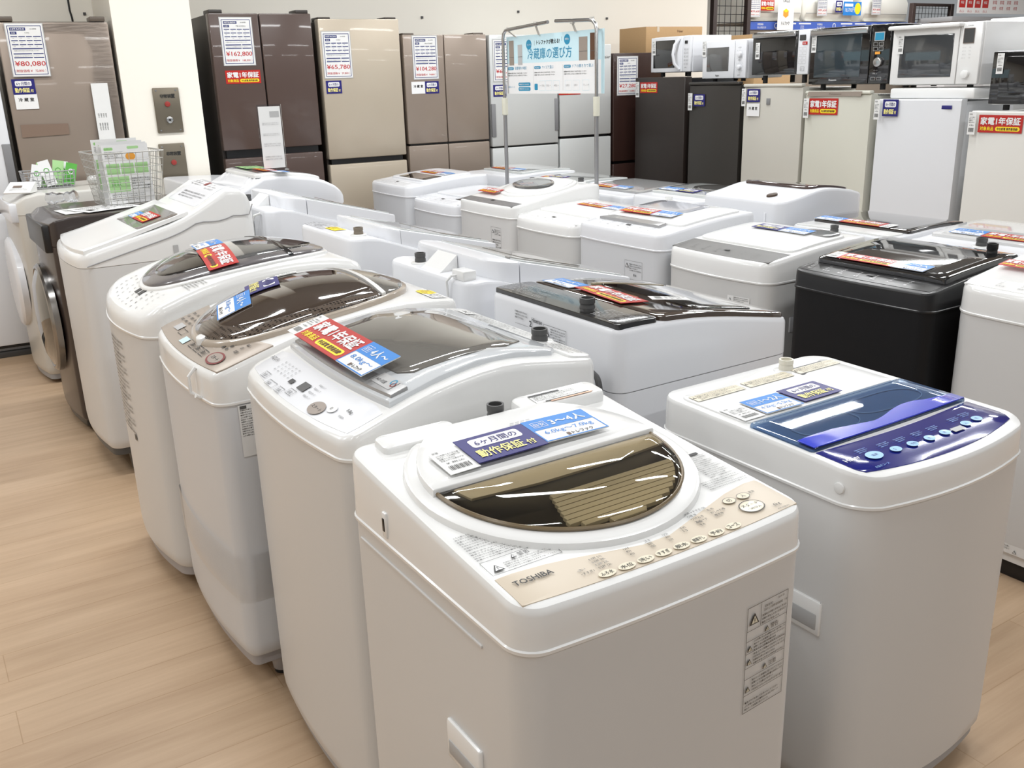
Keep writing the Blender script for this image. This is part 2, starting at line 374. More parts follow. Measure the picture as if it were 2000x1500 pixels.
# small screw holes and panel joint on the back wall
def on_back(px, py, off=.738): return onp(px, py, A0-AN*off, -3.4)
b = MB()
for px, py in ((165, 27), (824, 34), (1012, 23), (1185, 36)):
    p = on_back(px, py); b.box(p.x-.008, p.x+.008, p.y-.008, p.y+.004, p.z-.008, p.z+.008, DKGREY)
struct('trim_1', b)
b = MB(); b.tube([on_back(132, -5), on_back(136, 20), on_back(141, 36), on_back(150, 90)], .006, BLACK)
tag(b.build('black_cable', loc=on_back(136, 20)), 'thin black cable running down the cream wall above the tall champagne fridge', 'cable')
# bell push plates on the pillar
def plate(px0, py0, px1, py1, lab, name='call_plate'):
    q = onp((px0+px1)/2, (py0+py1)/2, A0, -3.4); a = onp(px0, py0, A0, -3.4); c = onp(px1, py1, A0, -3.4)
    u0, u1 = (a-A0).dot(AU), (c-A0).dot(AU); z1, z0 = a.z, c.z
    ou = (u0+u1)/2; w = abs(u1-u0)*.5; w = .075; zc = (z0+z1)/2; h = (z1-z0)/2
    P = A0+AU*ou+AN*.001+Vector((0, 0, zc)); t = thing(name, lab, 'wall plate', P, AW, 'metal call plates on the pillar')
    m = MB(); m.box(-w, w, -.012, 0, -h, h, mat('bronze_plate', srgb(122, 114, 100), .35, metal=.6, bump=.03), .004); m.build('plate', t)
    m = MB(); m.cyl((0, -.012, h*.28), .016, .008, mat('red_button', srgb(150, 50, 45), .4), axis='y', bev=.002); m.build('button', t)
    m = MB(); m.cyl((0, -.012, -h*.42), .02, .012, CHROME, axis='y', bev=.003); m.cyl((0, -.024, -h*.42), .006, .002, BLACK, axis='y'); m.build('keyhole', t)
    g = G()
    for i in range(4): g.text('非常装置'[i], -w*.5+i*w*.28, h*.55, .022, 'black', 2, bold=.02)
    m = MB(); g.mesh(m, planemap((0, -.012, 0), (1, 0, 0), (0, 0, 1), (0, -1, 0))); m.build('lettering', t)
    m = MB()
    for sx in (-1, 1):
        for sz in (-1, 1): m.cyl((sx*w*.75, -.012, sz*h*.88), .005, .002, CHROME, axis='y', n=10)
    m.build('screws', t)
plate(300, 172, 355, 258, 'upper bronze call plate with red button and keyhole on the cream pillar')
plate(315, 281, 366, 380, 'lower bronze call plate with red button on the cream pillar, half behind the washers')

# ================================================================== fridges
def fridge(label, P, rot, w, h, d, cab, doors, gap=BLACK, dth=.07, extras=None, group='tall fridges along the back wall', topcap=True, name='refrigerator', curved=0):
    """doors: (x0, x1, z0, z1, material, kind)  P: front left foot"""
    t = thing(name, label, 'refrigerator', P, rot, group)
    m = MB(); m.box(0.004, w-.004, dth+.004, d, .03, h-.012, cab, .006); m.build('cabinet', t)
    m = MB(); m.box(.02, w-.02, dth*.35, dth+.003, .06, h-.03, gap); m.build('door_gasket', t)
    m = MB(); m.box(.02, w-.02, .04, d-.02, 0, .035, DKGREY, .004); m.build('base', t)
    for dd in doors:
        x0, x1, z0, z1, mt = dd[:5]; m = MB()
        if curved:
            prof = [(x0+(x1-x0)*i/16, -curved*(1-(2*i/16-1)**2)+curved) for i in range(17)]
            rings = []
            for zz, ins in ((z0, .006), (z0+.006, 0), (z1-.006, 0), (z1, .006)):
                rings.append([(x, y+ins, zz) for x, y in prof]+[(x1, dth, zz), (x0, dth, zz)])
            m.loft(rings, mt)
        else: m.box(x0, x1, 0, dth, z0, z1, mt, .007)
        o = m.build('door' if z1-z0 > .45 else 'drawer', t)
        if len(dd) > 5 and dd[5]:
            k, a0, a1, c0, c1, hm = dd[5]; m = MB(); m.box(a0, a1, -.006, .03, c0, c1, hm, .004); hb = m.build(k, o)
    if topcap:
        m = MB(); m.box(.01, .09, .02, .16, h-.014, h+.012, cab, .004); m.box(w-.09, w-.01, .02, .16, h-.014, h+.012, cab, .004); m.build('hinge_covers', t)
    return t
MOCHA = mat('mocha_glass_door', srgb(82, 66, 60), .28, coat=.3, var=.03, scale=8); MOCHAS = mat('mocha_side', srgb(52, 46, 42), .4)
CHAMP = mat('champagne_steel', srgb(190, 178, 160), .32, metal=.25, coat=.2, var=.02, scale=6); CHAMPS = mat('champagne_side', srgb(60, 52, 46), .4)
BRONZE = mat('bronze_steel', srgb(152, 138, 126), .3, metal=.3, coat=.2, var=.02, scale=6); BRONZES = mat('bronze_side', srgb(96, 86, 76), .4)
PGREY = mat('pale_grey_steel', srgb(205, 207, 206), .3, metal=.15, coat=.2); HANDG = mat('handle_grey', srgb(128, 128, 130), .4)
ESP = mat('espresso_door', srgb(54, 36, 32), .25, coat=.3); DW = mat('dark_wood_door', srgb(42, 35, 32), .4, var=.12, scale=20); DW2 = mat('charcoal_door', srgb(56, 53, 50), .35)
IVB = mat('ivory_door', srgb(203, 200, 191), .35); CRM = mat('cream_door', srgb(213, 212, 200), .32); WHD = mat('white_door', srgb(226, 228, 232), .3); WHD2 = mat('warm_white_door', srgb(228, 227, 222), .32)
def apos(px, py): q = onp(px, py, A0, -3.4); return (q-A0).dot(AU), q.z
def A(u, z=0): return A0+AU*u+Vector((0, 0, z))
def afr(label, l, r, top, splits, mats, **k):
    u0, _ = apos(*l); u1, _ = apos(*r); h = apos((l[0]+r[0])/2, top)[1]
    return u0, u1-u0, h
# tall champagne fridge wrapped in film, far left
u1, z_ = apos(209, 37); u0 = apos(43, 330)[0]; W80 = u1-u0; h = apos(110, 36)[1]
fridge('champagne single-door-top fridge wrapped in clear film, left of the pillar, tagged 80,080 yen', A(u0), AW, W80, h, .66, BRONZES,
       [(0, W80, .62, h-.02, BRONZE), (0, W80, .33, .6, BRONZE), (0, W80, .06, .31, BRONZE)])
# film band and brown printed strip
def sheet_on_A(name, pts, m, off=.003, lab=None, cat=None, group=None, thick=.0008):
    Q = [apos(*p) for p in pts]; cu = sum(q[0] for q in Q)/len(Q); cz = sum(q[1] for q in Q)/len(Q); P = A(cu, cz)
    b = MB(); b.loft([[(u-cu, -off, z-cz) for u, z in Q], [(u-cu, -off-thick, z-cz) for u, z in Q]], m, smooth=False)
    o = b.build(name); o.location = P; o.rotation_euler = (0, 0, AW); return tag(o, lab, cat, group)
FILM = glass('clear_film', (.93, .93, .93), 1.3, .12)
def film_mat():
    m = glass('wrinkled_film', (.97, .97, .97), 1.25, .18); nt = m.node_tree
    tc = nt.nodes.new('ShaderNodeTexCoord'); mp = nt.nodes.new('ShaderNodeMapping'); mp.inputs['Scale'].default_value = (6, 6, 40)
    n = nt.nodes.new('ShaderNodeTexNoise'); n.inputs['Scale'].default_value = 2; n.inputs['Detail'].default_value = 4; bp = nt.nodes.new('ShaderNodeBump'); bp.inputs['Strength'].default_value = 1; bp.inputs['Distance'].default_value = .012
    nt.links.new(tc.outputs['Object'], mp.inputs[0]); nt.links.new(mp.outputs[0], n.inputs[0]); nt.links.new(n.outputs[0], bp.inputs['Height'])
    for q in nt.nodes:
        if 'Normal' in q.inputs and q.type in ('BSDF_GLOSSY', 'FRESNEL'): nt.links.new(bp.outputs[0], q.inputs['Normal'])
    return m
WFILM = film_mat()
sheet_on_A('plastic_film', [(2, 45), (206, 41), (243, 246), (240, 330), (190, 330), (165, 60), (60, 60), (10, 60)][:5]+[(180, 100), (160, 62), (6, 60)], WFILM, .012,
           'clear wrinkled film taped round the edge of the tall champagne fridge', 'plastic film')
sheet_on_A('printed_strip', [(40, 244), (133, 241), (136, 262), (44, 269)], mat('strip_brown', srgb(128, 108, 94), .4), .004, 'brown printed strip low on the door of the champagne fridge', 'sticker')
g = G(); g.card(0, 0, .09, .34, 'paper', .001)
for i in range(4): g.text('冷凍室', .022+i*.013, .15, .008, 'grey', 2, ang=PI/2); g.text('お得な機能', .022+i*.013, .08, .008, 'grey', 2, ang=PI/2)
def put_card(g, name, P, U, V, N, w, h, lab, cat='card', group=None, off=.0006):
    "card as a thing of its own, origin at its middle, lying on the plane at P (lower left corner)"
    U, V, N = Vector(U).normalized(), Vector(V).normalized(), Vector(N).normalized(); c = Vector(P)+U*w/2+V*h/2
    m = MB(); g.mesh(m, planemap((-w/2, -h/2, 0), (1, 0, 0), (0, 1, 0), (0, 0, 1)), h0=off); o = m.build(name)
    o.matrix_world = Matrix(((U.x, V.x, N.x, c.x), (U.y, V.y, N.y, c.y), (U.z, V.z, N.z, c.z), (0, 0, 0, 1))); return tag(o, lab, cat, group)
ZV = Vector((0, 0, 1))
def cardA(g, px, py, w, h, lab, name='price_card', cat='price card', group=None, tilt=0, off=.0006):
    "on the fronts along the back wall, upper left corner at the pixel"
    u, z = apos(px, py); ct, st = math.cos(tilt), math.sin(tilt); U = AU*ct+ZV*st; V = -AU*st+ZV*ct
    return put_card(g, name, A(u, z)-V*h, U, V, AN, w, h, lab, cat, group, off)
def spanA(px0, py0, px1, py1):
    a, b_ = apos(px0, py0), apos(px1, py1); return b_[0]-a[0], a[1]-b_[1]
u, z = apos(176, 163); w_, h_ = spanA(176, 163, 206, 257)
cardA(g, 176, 163, .09, .34, 'narrow white feature leaflet on the right of the champagne fridge door', 'leaflet', 'leaflet', off=.014)
GP = 'price cards on the tall fridges'
def pcard(TL, TR, BL, args, lab, off=.0006):
    w = (apos(*TR)[0]-apos(*TL)[0]); h = apos(*TL)[1]-apos(*BL)[1]; cardA(art_price(w, h, *args), TL[0], TL[1], w, h, lab, group=GP, off=off)
pcard((6, 45), (82, 46), (21, 151), ('HITACHI', '¥80,080', '72,800', '2018年製', 'R-S40J'), 'price card reading 80,080 yen on the champagne fridge', .014)
GN = 'navy guarantee stickers'
cardA(art_navy(.115, .082), 21, 155, .115, .082, 'navy six-month guarantee sticker under the 80,080 yen card', 'guarantee_sticker', 'sticker', GN, off=.003)
cardA(art_reizo(.115, .082), 27, 184, .115, .082, 'white fridge-compartment sticker under the navy one on the champagne fridge', 'compartment_sticker', 'sticker', off=.003)

# white fridge at the frame's left edge
uw = apos(33, 325)[0]-.012
fridge('white fridge cut by the left edge of the frame, grey recessed handle', A(uw-.6), AW, .6, 1.72, .62, WHD, [(0, .6, .86, 1.70, WHD, ('handle', .555, .6, .95, 1.22, HANDG)), (0, .6, .08, .84, WHD)])
# mocha french door
u0, _ = apos(405, 22); u1, h = apos(606, 23); w = u1-u0; us = apos(504, 23)[0]-u0; zb = apos(505, 291)[1]; zd = zb-.03
us2 = apos(533, 300)[0]-u0
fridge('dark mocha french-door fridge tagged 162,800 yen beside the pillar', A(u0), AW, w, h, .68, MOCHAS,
       [(0, us-.004, zb, h-.01, MOCHA), (us+.004, w, zb, h-.01, MOCHA), (0, us-.01, zb-.36, zd-.02, MOCHA), (us, w, zb-.36, zd-.01, MOCHA), (0, w, .36, zb-.38, MOCHA), (0, w, .06, .34, MOCHA)])
w_, h_ = spanA(426, 33, 502, 129)
pcard((426, 33), (490, 32), (441, 129), ('MITSUBISHI', '¥162,800', '148,000', '2018年製', 'MR-WXD52'), 'price card reading 162,800 yen on the mocha fridge')
GR = 'red one-year guarantee stickers'
cardA(art_red(.215, .078), 439, 138, .215, .078, 'red one-year guarantee sticker under the 162,800 yen card', 'guarantee_sticker', 'sticker', GR)
# champagne two-door
u0, _ = apos(620, 37); u1, h = apos(778, 37); w = u1-u0; zb = apos(720, 307)[1]
fridge('pale champagne bottom-freezer fridge tagged 65,780 yen', A(u0), AW, w, h, .66, CHAMPS, [(0, w, zb, h, CHAMP), (0, w, .5, zb-.035, CHAMP), (0, w, .08, .48, CHAMP)])
pcard((626, 61), (683, 61), (637, 154), ('HITACHI', '¥65,780', '59,800', '2018年製', 'R-S32JV'), 'price card reading 65,780 yen on the pale champagne fridge')
cardA(art_navy(.105, .08), 636, 158, .105, .08, 'navy six-month guarantee sticker under the 65,780 yen card', 'guarantee_sticker', 'sticker', GN)
# bronze french door
u0, _ = apos(786, 67); u1, h = apos(949, 67); w = u1-u0; us = apos(866, 67)[0]-u0; zb = apos(880, 277)[1]; zs = apos(876, 200)[0]-u0
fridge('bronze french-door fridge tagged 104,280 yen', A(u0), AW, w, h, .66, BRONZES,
       [(0, us-.003, zb, h, BRONZE), (us+.003, w, zb, h, BRONZE), (0, us-.003, zb-.36, zb-.012, BRONZE), (us+.003, w, zb-.36, zb-.012, BRONZE), (0, w, .34, zb-.37, BRONZE), (0, w, .06, .33, BRONZE)])
pcard((803, 69), (853, 70), (806, 156), ('MITSUBISHI', '¥104,280', '94800', '2016年製', 'MR-WX48Z'), 'price card reading 104,280 yen on the bronze fridge')
cardA(art_reizo(.1, .078), 803, 160, .1, .078, 'white fridge-compartment sticker under the 104,280 yen card', 'compartment_sticker', 'sticker')
cardA(art_navy(.105, .08), 829, 159, .105, .08, 'navy six-month guarantee sticker under the right of the 104,280 yen card', 'guarantee_sticker', 'sticker', GN)
# pale grey
u0, _ = apos(955, 70); u1, h = apos(1088, 67); w = u1-u0; zb = apos(1020, 283)[1]; hz0, hz1 = apos(1082, 255)[1], apos(1082, 192)[1]
tg = fridge('pale grey fridge with grey side handles behind the hanging sign', A(u0), AW, w, h, .66, PGREY,
       [(0, w, zb, h, PGREY, ('handle', w-.03, w, hz0, hz1, HANDG)), (0, w, .45, zb-.012, PGREY), (0, w, .06, .44, PGREY)], topcap=False)
hz = MB(); hz.box(0, .032, -.006, .02, hz0-.02, hz1-.02, HANDG, .003); o = hz.build('handle'); o.parent = [x for x in bpy.data.objects if x.type == 'EMPTY'][-1] if False else tg
pcard((961, 77), (1010, 77), (964, 160), ('SHARP', '¥60,280', '54,800', '2016年製', 'SJ-W352'), 'price card on the pale grey fridge, its right half behind the hanging sign')
cardA(art_navy(.105, .08), 963, 166, .105, .08, 'navy six-month guarantee sticker partly behind the hanging sign', 'guarantee_sticker', 'sticker', GN)
# second pale grey
u0, _ = apos(1092, 88); u1, h = apos(1194, 86); w = u1-u0; zb = apos(1140, 264)[1]
t = fridge('lower pale grey two-door fridge right behind the hanging sign, dark brand lettering', A(u0), AW, w, h, .62, PGREY, [(0, w, zb, h, PGREY), (0, w, .06, zb-.018, PGREY)], topcap=False)
g = G(); g.text('Haier', 0, 0, .022, 'grey', 1); m = MB(); g.mesh(m, planemap((w-.08, 0, h-.1), (1, 0, 0), (0, 0, 1), (0, -1, 0))); m.build('lettering', t)
cardA(art_red(.19, .075), 1091, 165, .19, .075, 'red guarantee sticker peeping out below the hanging sign', 'guarantee_sticker', 'sticker', GR)
# espresso
u0, _ = apos(1198, 102); u1, h = apos(1297, 102); w = u1-u0; zb = apos(1220, 314)[1]
fridge('espresso brown fridge tagged 27,280 yen with a carton on top', A(u0), AW, w, h, .6, MOCHAS, [(0, w, zb, h, ESP), (0, w, .08, zb-.02, ESP)], topcap=False)
pcard((1205, 110), (1246, 111), (1205, 187), ('SHARP', '¥27,280', '24,800', '2014年製', 'SJ-D23'), 'price card reading 27,280 yen on the espresso brown fridge')
uE, hE = u0, h

# wall B: small fridges facing -X
BX = 4.8; B0 = Vector((BX, 2, 0)); BU = Vector((0, -1, 0)); BN = Vector((-1, 0, 0)); RB = -PI/2
def bpos(px, py, x=BX): q = onp(px, py, (x, 2), 90); return q.y, q.z
GB = 'small fridges along the right wall'
def bfr(label, px0, px1, top, mt, split=.45, cab=None, d=.52, curved=0, extra=None):
    y0, _ = bpos(px0, top); y1, _ = bpos(px1, top); h = bpos((px0+px1)/2, top)[1]; w = y0-y1
    t = fridge(label, (BX, y0, 0), RB, w, h, d, cab or mt, [(0, w, split, h-.0, mt), (0, w, .06, split-.012, mt)], group=GB, topcap=False, curved=curved)
    return t, y0, y1, h, w
b1 = bfr('dark wood-grain small fridge with a red sticker, leftmost under the microwaves', 1241, 1338, 151, DW, cab=BLACKS)
b2 = bfr('charcoal small fridge with a navy sticker under the small white microwave', 1345, 1444, 166, DW2, cab=BLACKS, curved=.015)
b3 = bfr('ivory small fridge with a navy and a white sticker under the black-doored microwave', 1452, 1566, 170, IVB, curved=.015)
b4 = bfr('cream small fridge with grey top trim and a red sticker under the black microwave', 1573, 1700, 184, CRM, curved=.012)
b5 = bfr('cool white small fridge with a navy sticker under the large white microwave', 1713, 1875, 194, WHD, curved=.018)
b6 = bfr('warm white small fridge at the right edge with a red sticker', 1896, 2075, 218, WHD2, curved=.012)
for (t, y0, y1, h, w), tm in ((b2, DW2), (b3, IVB), (b4, CRM)):
    m = MB(); m.box(.0, w, -.004, .04, h, h+.02, tm, .008); m.build('top_trim', t)
t, y0, y1, h, w = b4
g = G(); g.poly([(.02, -.012), (w-.06, -.012), (w-.05, .016), (.03, .016)], 'ltaupe', 1); g.text('Panasonic', w/2-.05, -.004, .012, 'taupe', 2, w=.09, bold=.01)
m = MB(); g.mesh(m, planemap((0, -.006, h), (1, 0, 0), (0, 0, 1), (0, -1, 0))); m.build('brand_strip', t)
def cardB(g, px, py, w, h, lab, name='guarantee_sticker', cat='sticker', group=None, x=BX, off=.0006):
    y, z = bpos(px, py, x); return put_card(g, name, (x, y, z-h), BU, ZV, BN, w, h, lab, cat, group, off)
GT = 'small white tags on the right wall display'
cardB(art_red(.19, .075), 1251, 161, .19, .075, 'red one-year guarantee sticker on the dark wood-grain fridge', group=GR)
cardB(art_tag(.04, .11), 1242, 160, .04, .11, 'white tag left of the red sticker on the dark wood-grain fridge', 'price_tag', 'tag', GT)
cardB(art_navy(.11, .08), 1356, 184, .11, .08, 'navy guarantee sticker on the charcoal small fridge', group=GN, off=.004)
cardB(art_tag(.042, .115), 1346, 182, .042, .115, 'white tag on the charcoal small fridge', 'price_tag', 'tag', GT, off=.008)
cardB(art_navy(.11, .08), 1461, 174, .11, .08, 'navy guarantee sticker on the ivory small fridge', group=GN, off=.004)
cardB(art_reizo(.11, .08), 1460, 202, .11, .08, 'white compartment sticker below the navy one on the ivory small fridge', 'compartment_sticker', off=.004)
cardB(art_tag(.036, .11), 1452, 173, .036, .11, 'white tag at the edge of the ivory small fridge', 'price_tag', 'tag', GT, off=.012)
y, z = bpos(1498, 192); m = MB(); m.box(0, .03, -.006, 0, -.04, 0, HANDG, .002); o = m.build('logo_plate', t := b3[0]); o.location = (b3[1]-y, 0, z)
cardB(art_red(.215, .095), 1582, 192, .215, .095, 'red one-year guarantee sticker on the cream small fridge', group=GR, off=.003)
cardB(art_tag(.04, .115), 1573, 192, .04, .115, 'white tag at the edge of the cream small fridge', 'price_tag', 'tag', GT, off=.012)
cardB(art_navy(.1, .092), 1727, 194, .1, .092, 'navy guarantee sticker on the cool white small fridge', group=GN, off=.006)
cardB(art_tag(.036, .11), 1713, 194, .036, .11, 'white tag at the edge of the cool white small fridge', 'price_tag', 'tag', GT, off=.018)
y, z = bpos(1838, 206); m = MB(); m.box(0, .06, -.002, 0, -.02, 0, ink('navy'), .001); o = m.build('purple_badge', b5[0]); o.location = (b5[1]-y, .008, z)
cardB(art_red(.235, .088), 1914, 224, .235, .088, 'red one-year guarantee sticker on the warm white fridge at the right edge', group=GR, off=.003)
cardB(art_tag(.042, .115), 1896, 218, .042, .115, 'white tag at the edge of the warm white fridge', 'price_tag', 'tag', GT, off=.012)

# ================================================================== microwaves on the small fridges
MWX = 4.86
def microwave(label, px0, px1, pt, pb, face, case, d=.42, win=(.06, .1, .7, .9), ctrl='panel', winm=BLACKG, handle=None, base=0, extra=None, panelx=.78, stand=None, x=MWX, rot=0):
    y0, zt = bpos(px0, pt, x); y1, _ = bpos(px1, pt, x); w = y0-y1; zb = bpos(px0, pb, x)[1]; h = zt-zb
    zs = zb if stand is None else stand
    t = thing('microwave_oven', label, 'microwave', (x, y0, zs), RB+rot, 'microwaves on the small fridges'); ft = zb-zs+.0
    m = MB()
    ft = max(ft, .012)
    m.box(0, w, .025, d, ft, ft+h, case, .008); m.build('case', t)
    m = MB(); m.box(0.002, w*panelx, 0, .024, ft+.004, ft+h-.004, face, .004); dr = m.build('door', t)
    m = MB(); m.box(w*win[0], w*win[2], -.003, .004, ft+h*win[1], ft+h*win[3], winm, .003); m.build('window', dr)
    m = MB(); m.box(w*panelx+.002, w-.002, .004, .024, ft+.004, ft+h-.004, case if ctrl != 'black' else face, .004); cp = m.build('control_panel', t)
    for sx in (.05, w-.09):
        for sy in (.06, d-.1):
            m = MB(); m.cyl((sx+.02, sy, 0), .016, ft+.004, RUBBER, n=12); m.build('foot', t)
    if handle == 'bow':
        m = MB(); m.tube([(w*(panelx-.06), -.002, ft+h*.08), (w*(panelx-.1), -.035, ft+h*.25), (w*(panelx-.11), -.045, ft+h*.5), (w*(panelx-.1), -.035, ft+h*.75), (w*(panelx-.06), -.002, ft+h*.93)], .011, face); m.build('handle', dr)
    if handle == 'top':
        m = MB(); m.box(-.01, w*panelx+.02, -.04, .02, ft+h*.93, ft+h*1.0, extra or CHROME, .008); m.build('handle', dr)
    if handle == 'bar':
        m = MB(); m.box(.01, w*panelx-.01, -.02, .004, ft+h*.86, ft+h*.965, extra or CHROME, .006); m.build('handle', dr)
    return t, cp, dr, w, h, ft
def mwtext(cp, dr, w, h, ft, px, style):
    g = G(); u0 = w*px+.012; u1 = w-.012; uw = u1-u0
    if style == 'buttons':
        g.rect(u0+uw*.2, h*.78, u0+uw*.7, h*.86, 'black', 1)
        for r_ in range(5):
            for c_ in range(2): g.frame(u0+uw*(.12+.42*c_), h*(.2+.1*r_), u0+uw*(.44+.42*c_), h*(.26+.1*r_), .0012, 'lgrey', 1); g.text('あたため'[:2], u0+uw*(.16+.42*c_), h*(.215+.1*r_), h*.025, 'grey', 2)
        g.text('EUPA', u0+uw*.25, h*.12, h*.025, 'grey', 2)
    elif style == 'dials':
        for q, tt in ((.62, '出力切替'), (.3, '時間(分)')):
            g.ring(u0+uw*.5, h*q, uw*.3, uw*.3, 'lgrey', 1); g.text(tt, u0+uw*.3, h*(q+.16), h*.025, 'grey', 2)
            for k in range(8):
                a = k*PI/4; g.text(str(k+1), u0+uw*(.47+.42*math.cos(a)), h*q+uw*.42*math.sin(a)-.003, h*.02, 'grey', 2)
        g.text('600W', u0+uw*.3, h*.08, h*.025, 'grey', 2)
    elif style == 'white':
        g.rect(u0+uw*.05, h*.76, u0+uw*.75, h*.88, 'smoke', 1); g.rect(u0+uw*.4, h*.66, u0+uw*.95, h*.73, 'red', 1); g.text('取消', u0+uw*.5, h*.675, h*.035, 'white', 2)
        for r_ in range(4):
            for c_ in range(2): g.frame(u0+uw*(.05+.45*c_), h*(.24+.1*r_), u0+uw*(.43+.45*c_), h*(.31+.1*r_), .0012, 'lgrey', 1)
        g.frame(u0+uw*.3, h*.08, u0+uw*.75, h*.18, .0014, 'grey', 1); g.text('スタート', u0+uw*.34, h*.11, h*.03, 'grey', 2, w=uw*.36)
    elif style == 'black':
        g.rect(u0+uw*.15, h*.72, u0+uw*.75, h*.87, 'lgrey', 1); g.rect(u0+uw*.19, h*.735, u0+uw*.71, h*.855, 'teal', 2)
        for r_ in range(2):
            for c_ in range(2): g.frame(u0+uw*(.12+.34*c_), h*(.56+.08*r_), u0+uw*(.38+.34*c_), h*(.62+.08*r_), .0015, 'lgrey', 1)
        g.rect(u0+uw*.25, h*.5, u0+uw*.55, h*.545, 'orange', 1)
        g.text('オート', u0+uw*.25, h*.22, h*.025, 'lgrey', 2); g.text('手動 1 2', u0+uw*.2, h*.17, h*.025, 'lgrey', 2)
        for c_ in range(2): g.frame(u0+uw*(.1+.36*c_), h*.07, u0+uw*(.38+.36*c_), h*.12, .0015, 'lgrey', 1)
        g.text('Panasonic', w*.28, h*.07, h*.03, 'white', 2, w=.055, bold=.01)
    elif style == 'plain':
        g.text('TOSHIBA', u0+uw*.3, h*.93, h*.018, 'grey', 2); g.rect(u0+uw*.12, h*.66, u0+uw*.72, h*.9, 'taupe', 1); g.rect(u0+uw*.15, h*.67, u0+uw*.7, h*.89, 'smoke', 2)
        for r_ in range(4):
            for c_ in range(2): g.text('あたため 牛乳'[c_*4:c_*4+3], u0+uw*(.14+.35*c_), h*(.42+.055*r_), h*.02, 'lgrey', 2)
        g.text('石窯ドーム', .01, h*.04, h*.03, 'lgrey', 2)
    m = MB(); g.mesh(m, planemap((0, -.001 if style == 'black' else .002, ft), (1, 0, 0), (0, 0, 1), (0, -1, 0))); m.build('lettering', cp)
f1, f2, f3, f4, f5, f6 = [x[3] for x in (b1, b2, b3, b4, b5, b6)]
a = microwave('white microwave with curved bow handle, leftmost on the small fridges', 1272, 1349, 74, 143, WHITE2, WHITE2, win=(.07, .13, .62, .9), handle='bow', stand=f1+.001, panelx=.80, d=.4); mwtext(a[1], a[2], a[3], a[4], a[5], .8, 'buttons')
a = microwave('small white microwave with two dials on the charcoal fridge', 1373, 1458, 81, 155, WHITE2, WHITE2, win=(.11, .2, .62, .82), winm=SMOKEG, stand=f2+.021, panelx=.74, d=.36); mwtext(a[1], a[2], a[3], a[4], a[5], .74, 'dials')
m = MB(); m.cyl((a[3]*.87, .004, a[5]+a[4]*.62), .017, .02, WHITE2, axis='y', bev=.003); m.build('dial', a[0]); m = MB(); m.cyl((a[3]*.87, .004, a[5]+a[4]*.3), .015, .02, WHITE2, axis='y', bev=.003); m.build('dial', a[0])
g = G(); g.text('haier', a[3]*.33, a[5]+a[4]*.07, .012, 'grey', 1, bold=.02); m = MB(); g.mesh(m, planemap((0, -.001, 0), (1, 0, 0), (0, 0, 1), (0, -1, 0))); m.build('lettering', a[2])
a = microwave('microwave with black glass door and white control strip on the ivory fridge', 1471, 1582, 64, 148, BLACKG, WHITE2, win=(.03, .04, .98*.8, .84), stand=f3+.021, panelx=.8, handle='bar', extra=CHROME, d=.42); mwtext(a[1], a[2], a[3], a[4], a[5], .8, 'white')
a = microwave('large black oven microwave with a silver dial on the cream fridge', 1585, 1742, 56, 166, BLACKG, BLACK, win=(.07, .13, .66, .86), winm=mat('blue_black_window', (.03, .045, .055), .06, coat=1), stand=f4+.021, panelx=.76, handle='bar', extra=CHROME, ctrl='black', d=.45); mwtext(a[1], a[2], a[3], a[4], a[5], .76, 'black')
m = MB(); m.cyl((a[3]*.88, .004, a[5]+a[4]*.37), .026, .022, CHROME, axis='y', bev=.004); m.build('dial', a[0])
a = microwave('large white oven microwave on a matching tray on the cool white fridge', 1746, 1920, 52, 167, WHITE, WHITE, win=(.1, .13, .71, .83), winm=mat('slate_window', (.05, .055, .06), .06, coat=1), stand=f5+.06, panelx=.76, handle='top', extra=WHITE, d=.42); mwtext(a[1], a[2], a[3], a[4], a[5], .76, 'plain')
m = MB(); m.cyl((a[3]*.87, .004, a[5]+a[4]*.17), .021, .02, WHITE, axis='y', bev=.004); m.build('dial', a[0])
o = a[0]; m = MB(); m.box(.02, a[3]*1.0, .0, .36, 0, .055, WHITE, .01)
tt = m.build('drip_tray'); tt.location = (MWX-.01, o.location.y, f5+.002); tt.rotation_euler = (0, 0, RB); tag(tt, 'white tray pad under the large white oven microwave', 'tray')
a = microwave('black-doored microwave with white base trim at the right edge', 1941, 2100, 100, 205, BLACKG, WHITE2, win=(.12, .1, .7, .9), winm=BLACKG, stand=f6+.001, panelx=.78, d=.42)
for (px, py, lab, x_) in ((1276, 80, 'white tag on the leftmost white microwave', 0), (1374, 81, 'white tag on the small white microwave', 0), (1478, 84, 'white tag on the black glass microwave door', 0), (1588, 69, 'white tag on the large black microwave', 0), (1757, 69, 'white tag on the large white microwave', 0), (1951, 104, 'white tag on the microwave at the right edge', 0)):
    cardB(art_tag(.036, .1), px, py, .036, .1, lab, 'price_tag', 'tag', GT, x=MWX-.0001, off=.006)
# cartons
CARD = mat('cardboard', srgb(186, 152, 110), .8, bump=.2, scale=80, var=.05)
def carton(lab, P, rot, w, d, h, txt=None):
    t = thing('cardboard_carton', lab, 'box', P, rot, 'cardboard cartons'); m = MB(); m.box(0, w, 0, d, 0, h, CARD, .003); m.build('box', t)
    m = MB(); m.box(w*.19, w*.23, -.0015, .02, h*.8, h+.0015, mat('packing_tape', srgb(214, 200, 180), .3)); m.build('tape', t)
    if txt: g = G(); g.text(txt, w*.55, h*.78, .018, 'brown', 1); m = MB(); g.mesh(m, planemap((0, 0, 0), (1, 0, 0), (0, 0, 1), (0, -1, 0))); m.build('lettering', t)
p = onp(1262, 52, A0-AN*.12, -3.4); q = onp(1372, 52, A0-AN*.12, -3.4)
carton('tall cardboard carton standing on the espresso fridge behind the white microwave', (p.x, p.y, hE+.0), AW, (q-p).length, .35, p.z-hE, 'Haier')

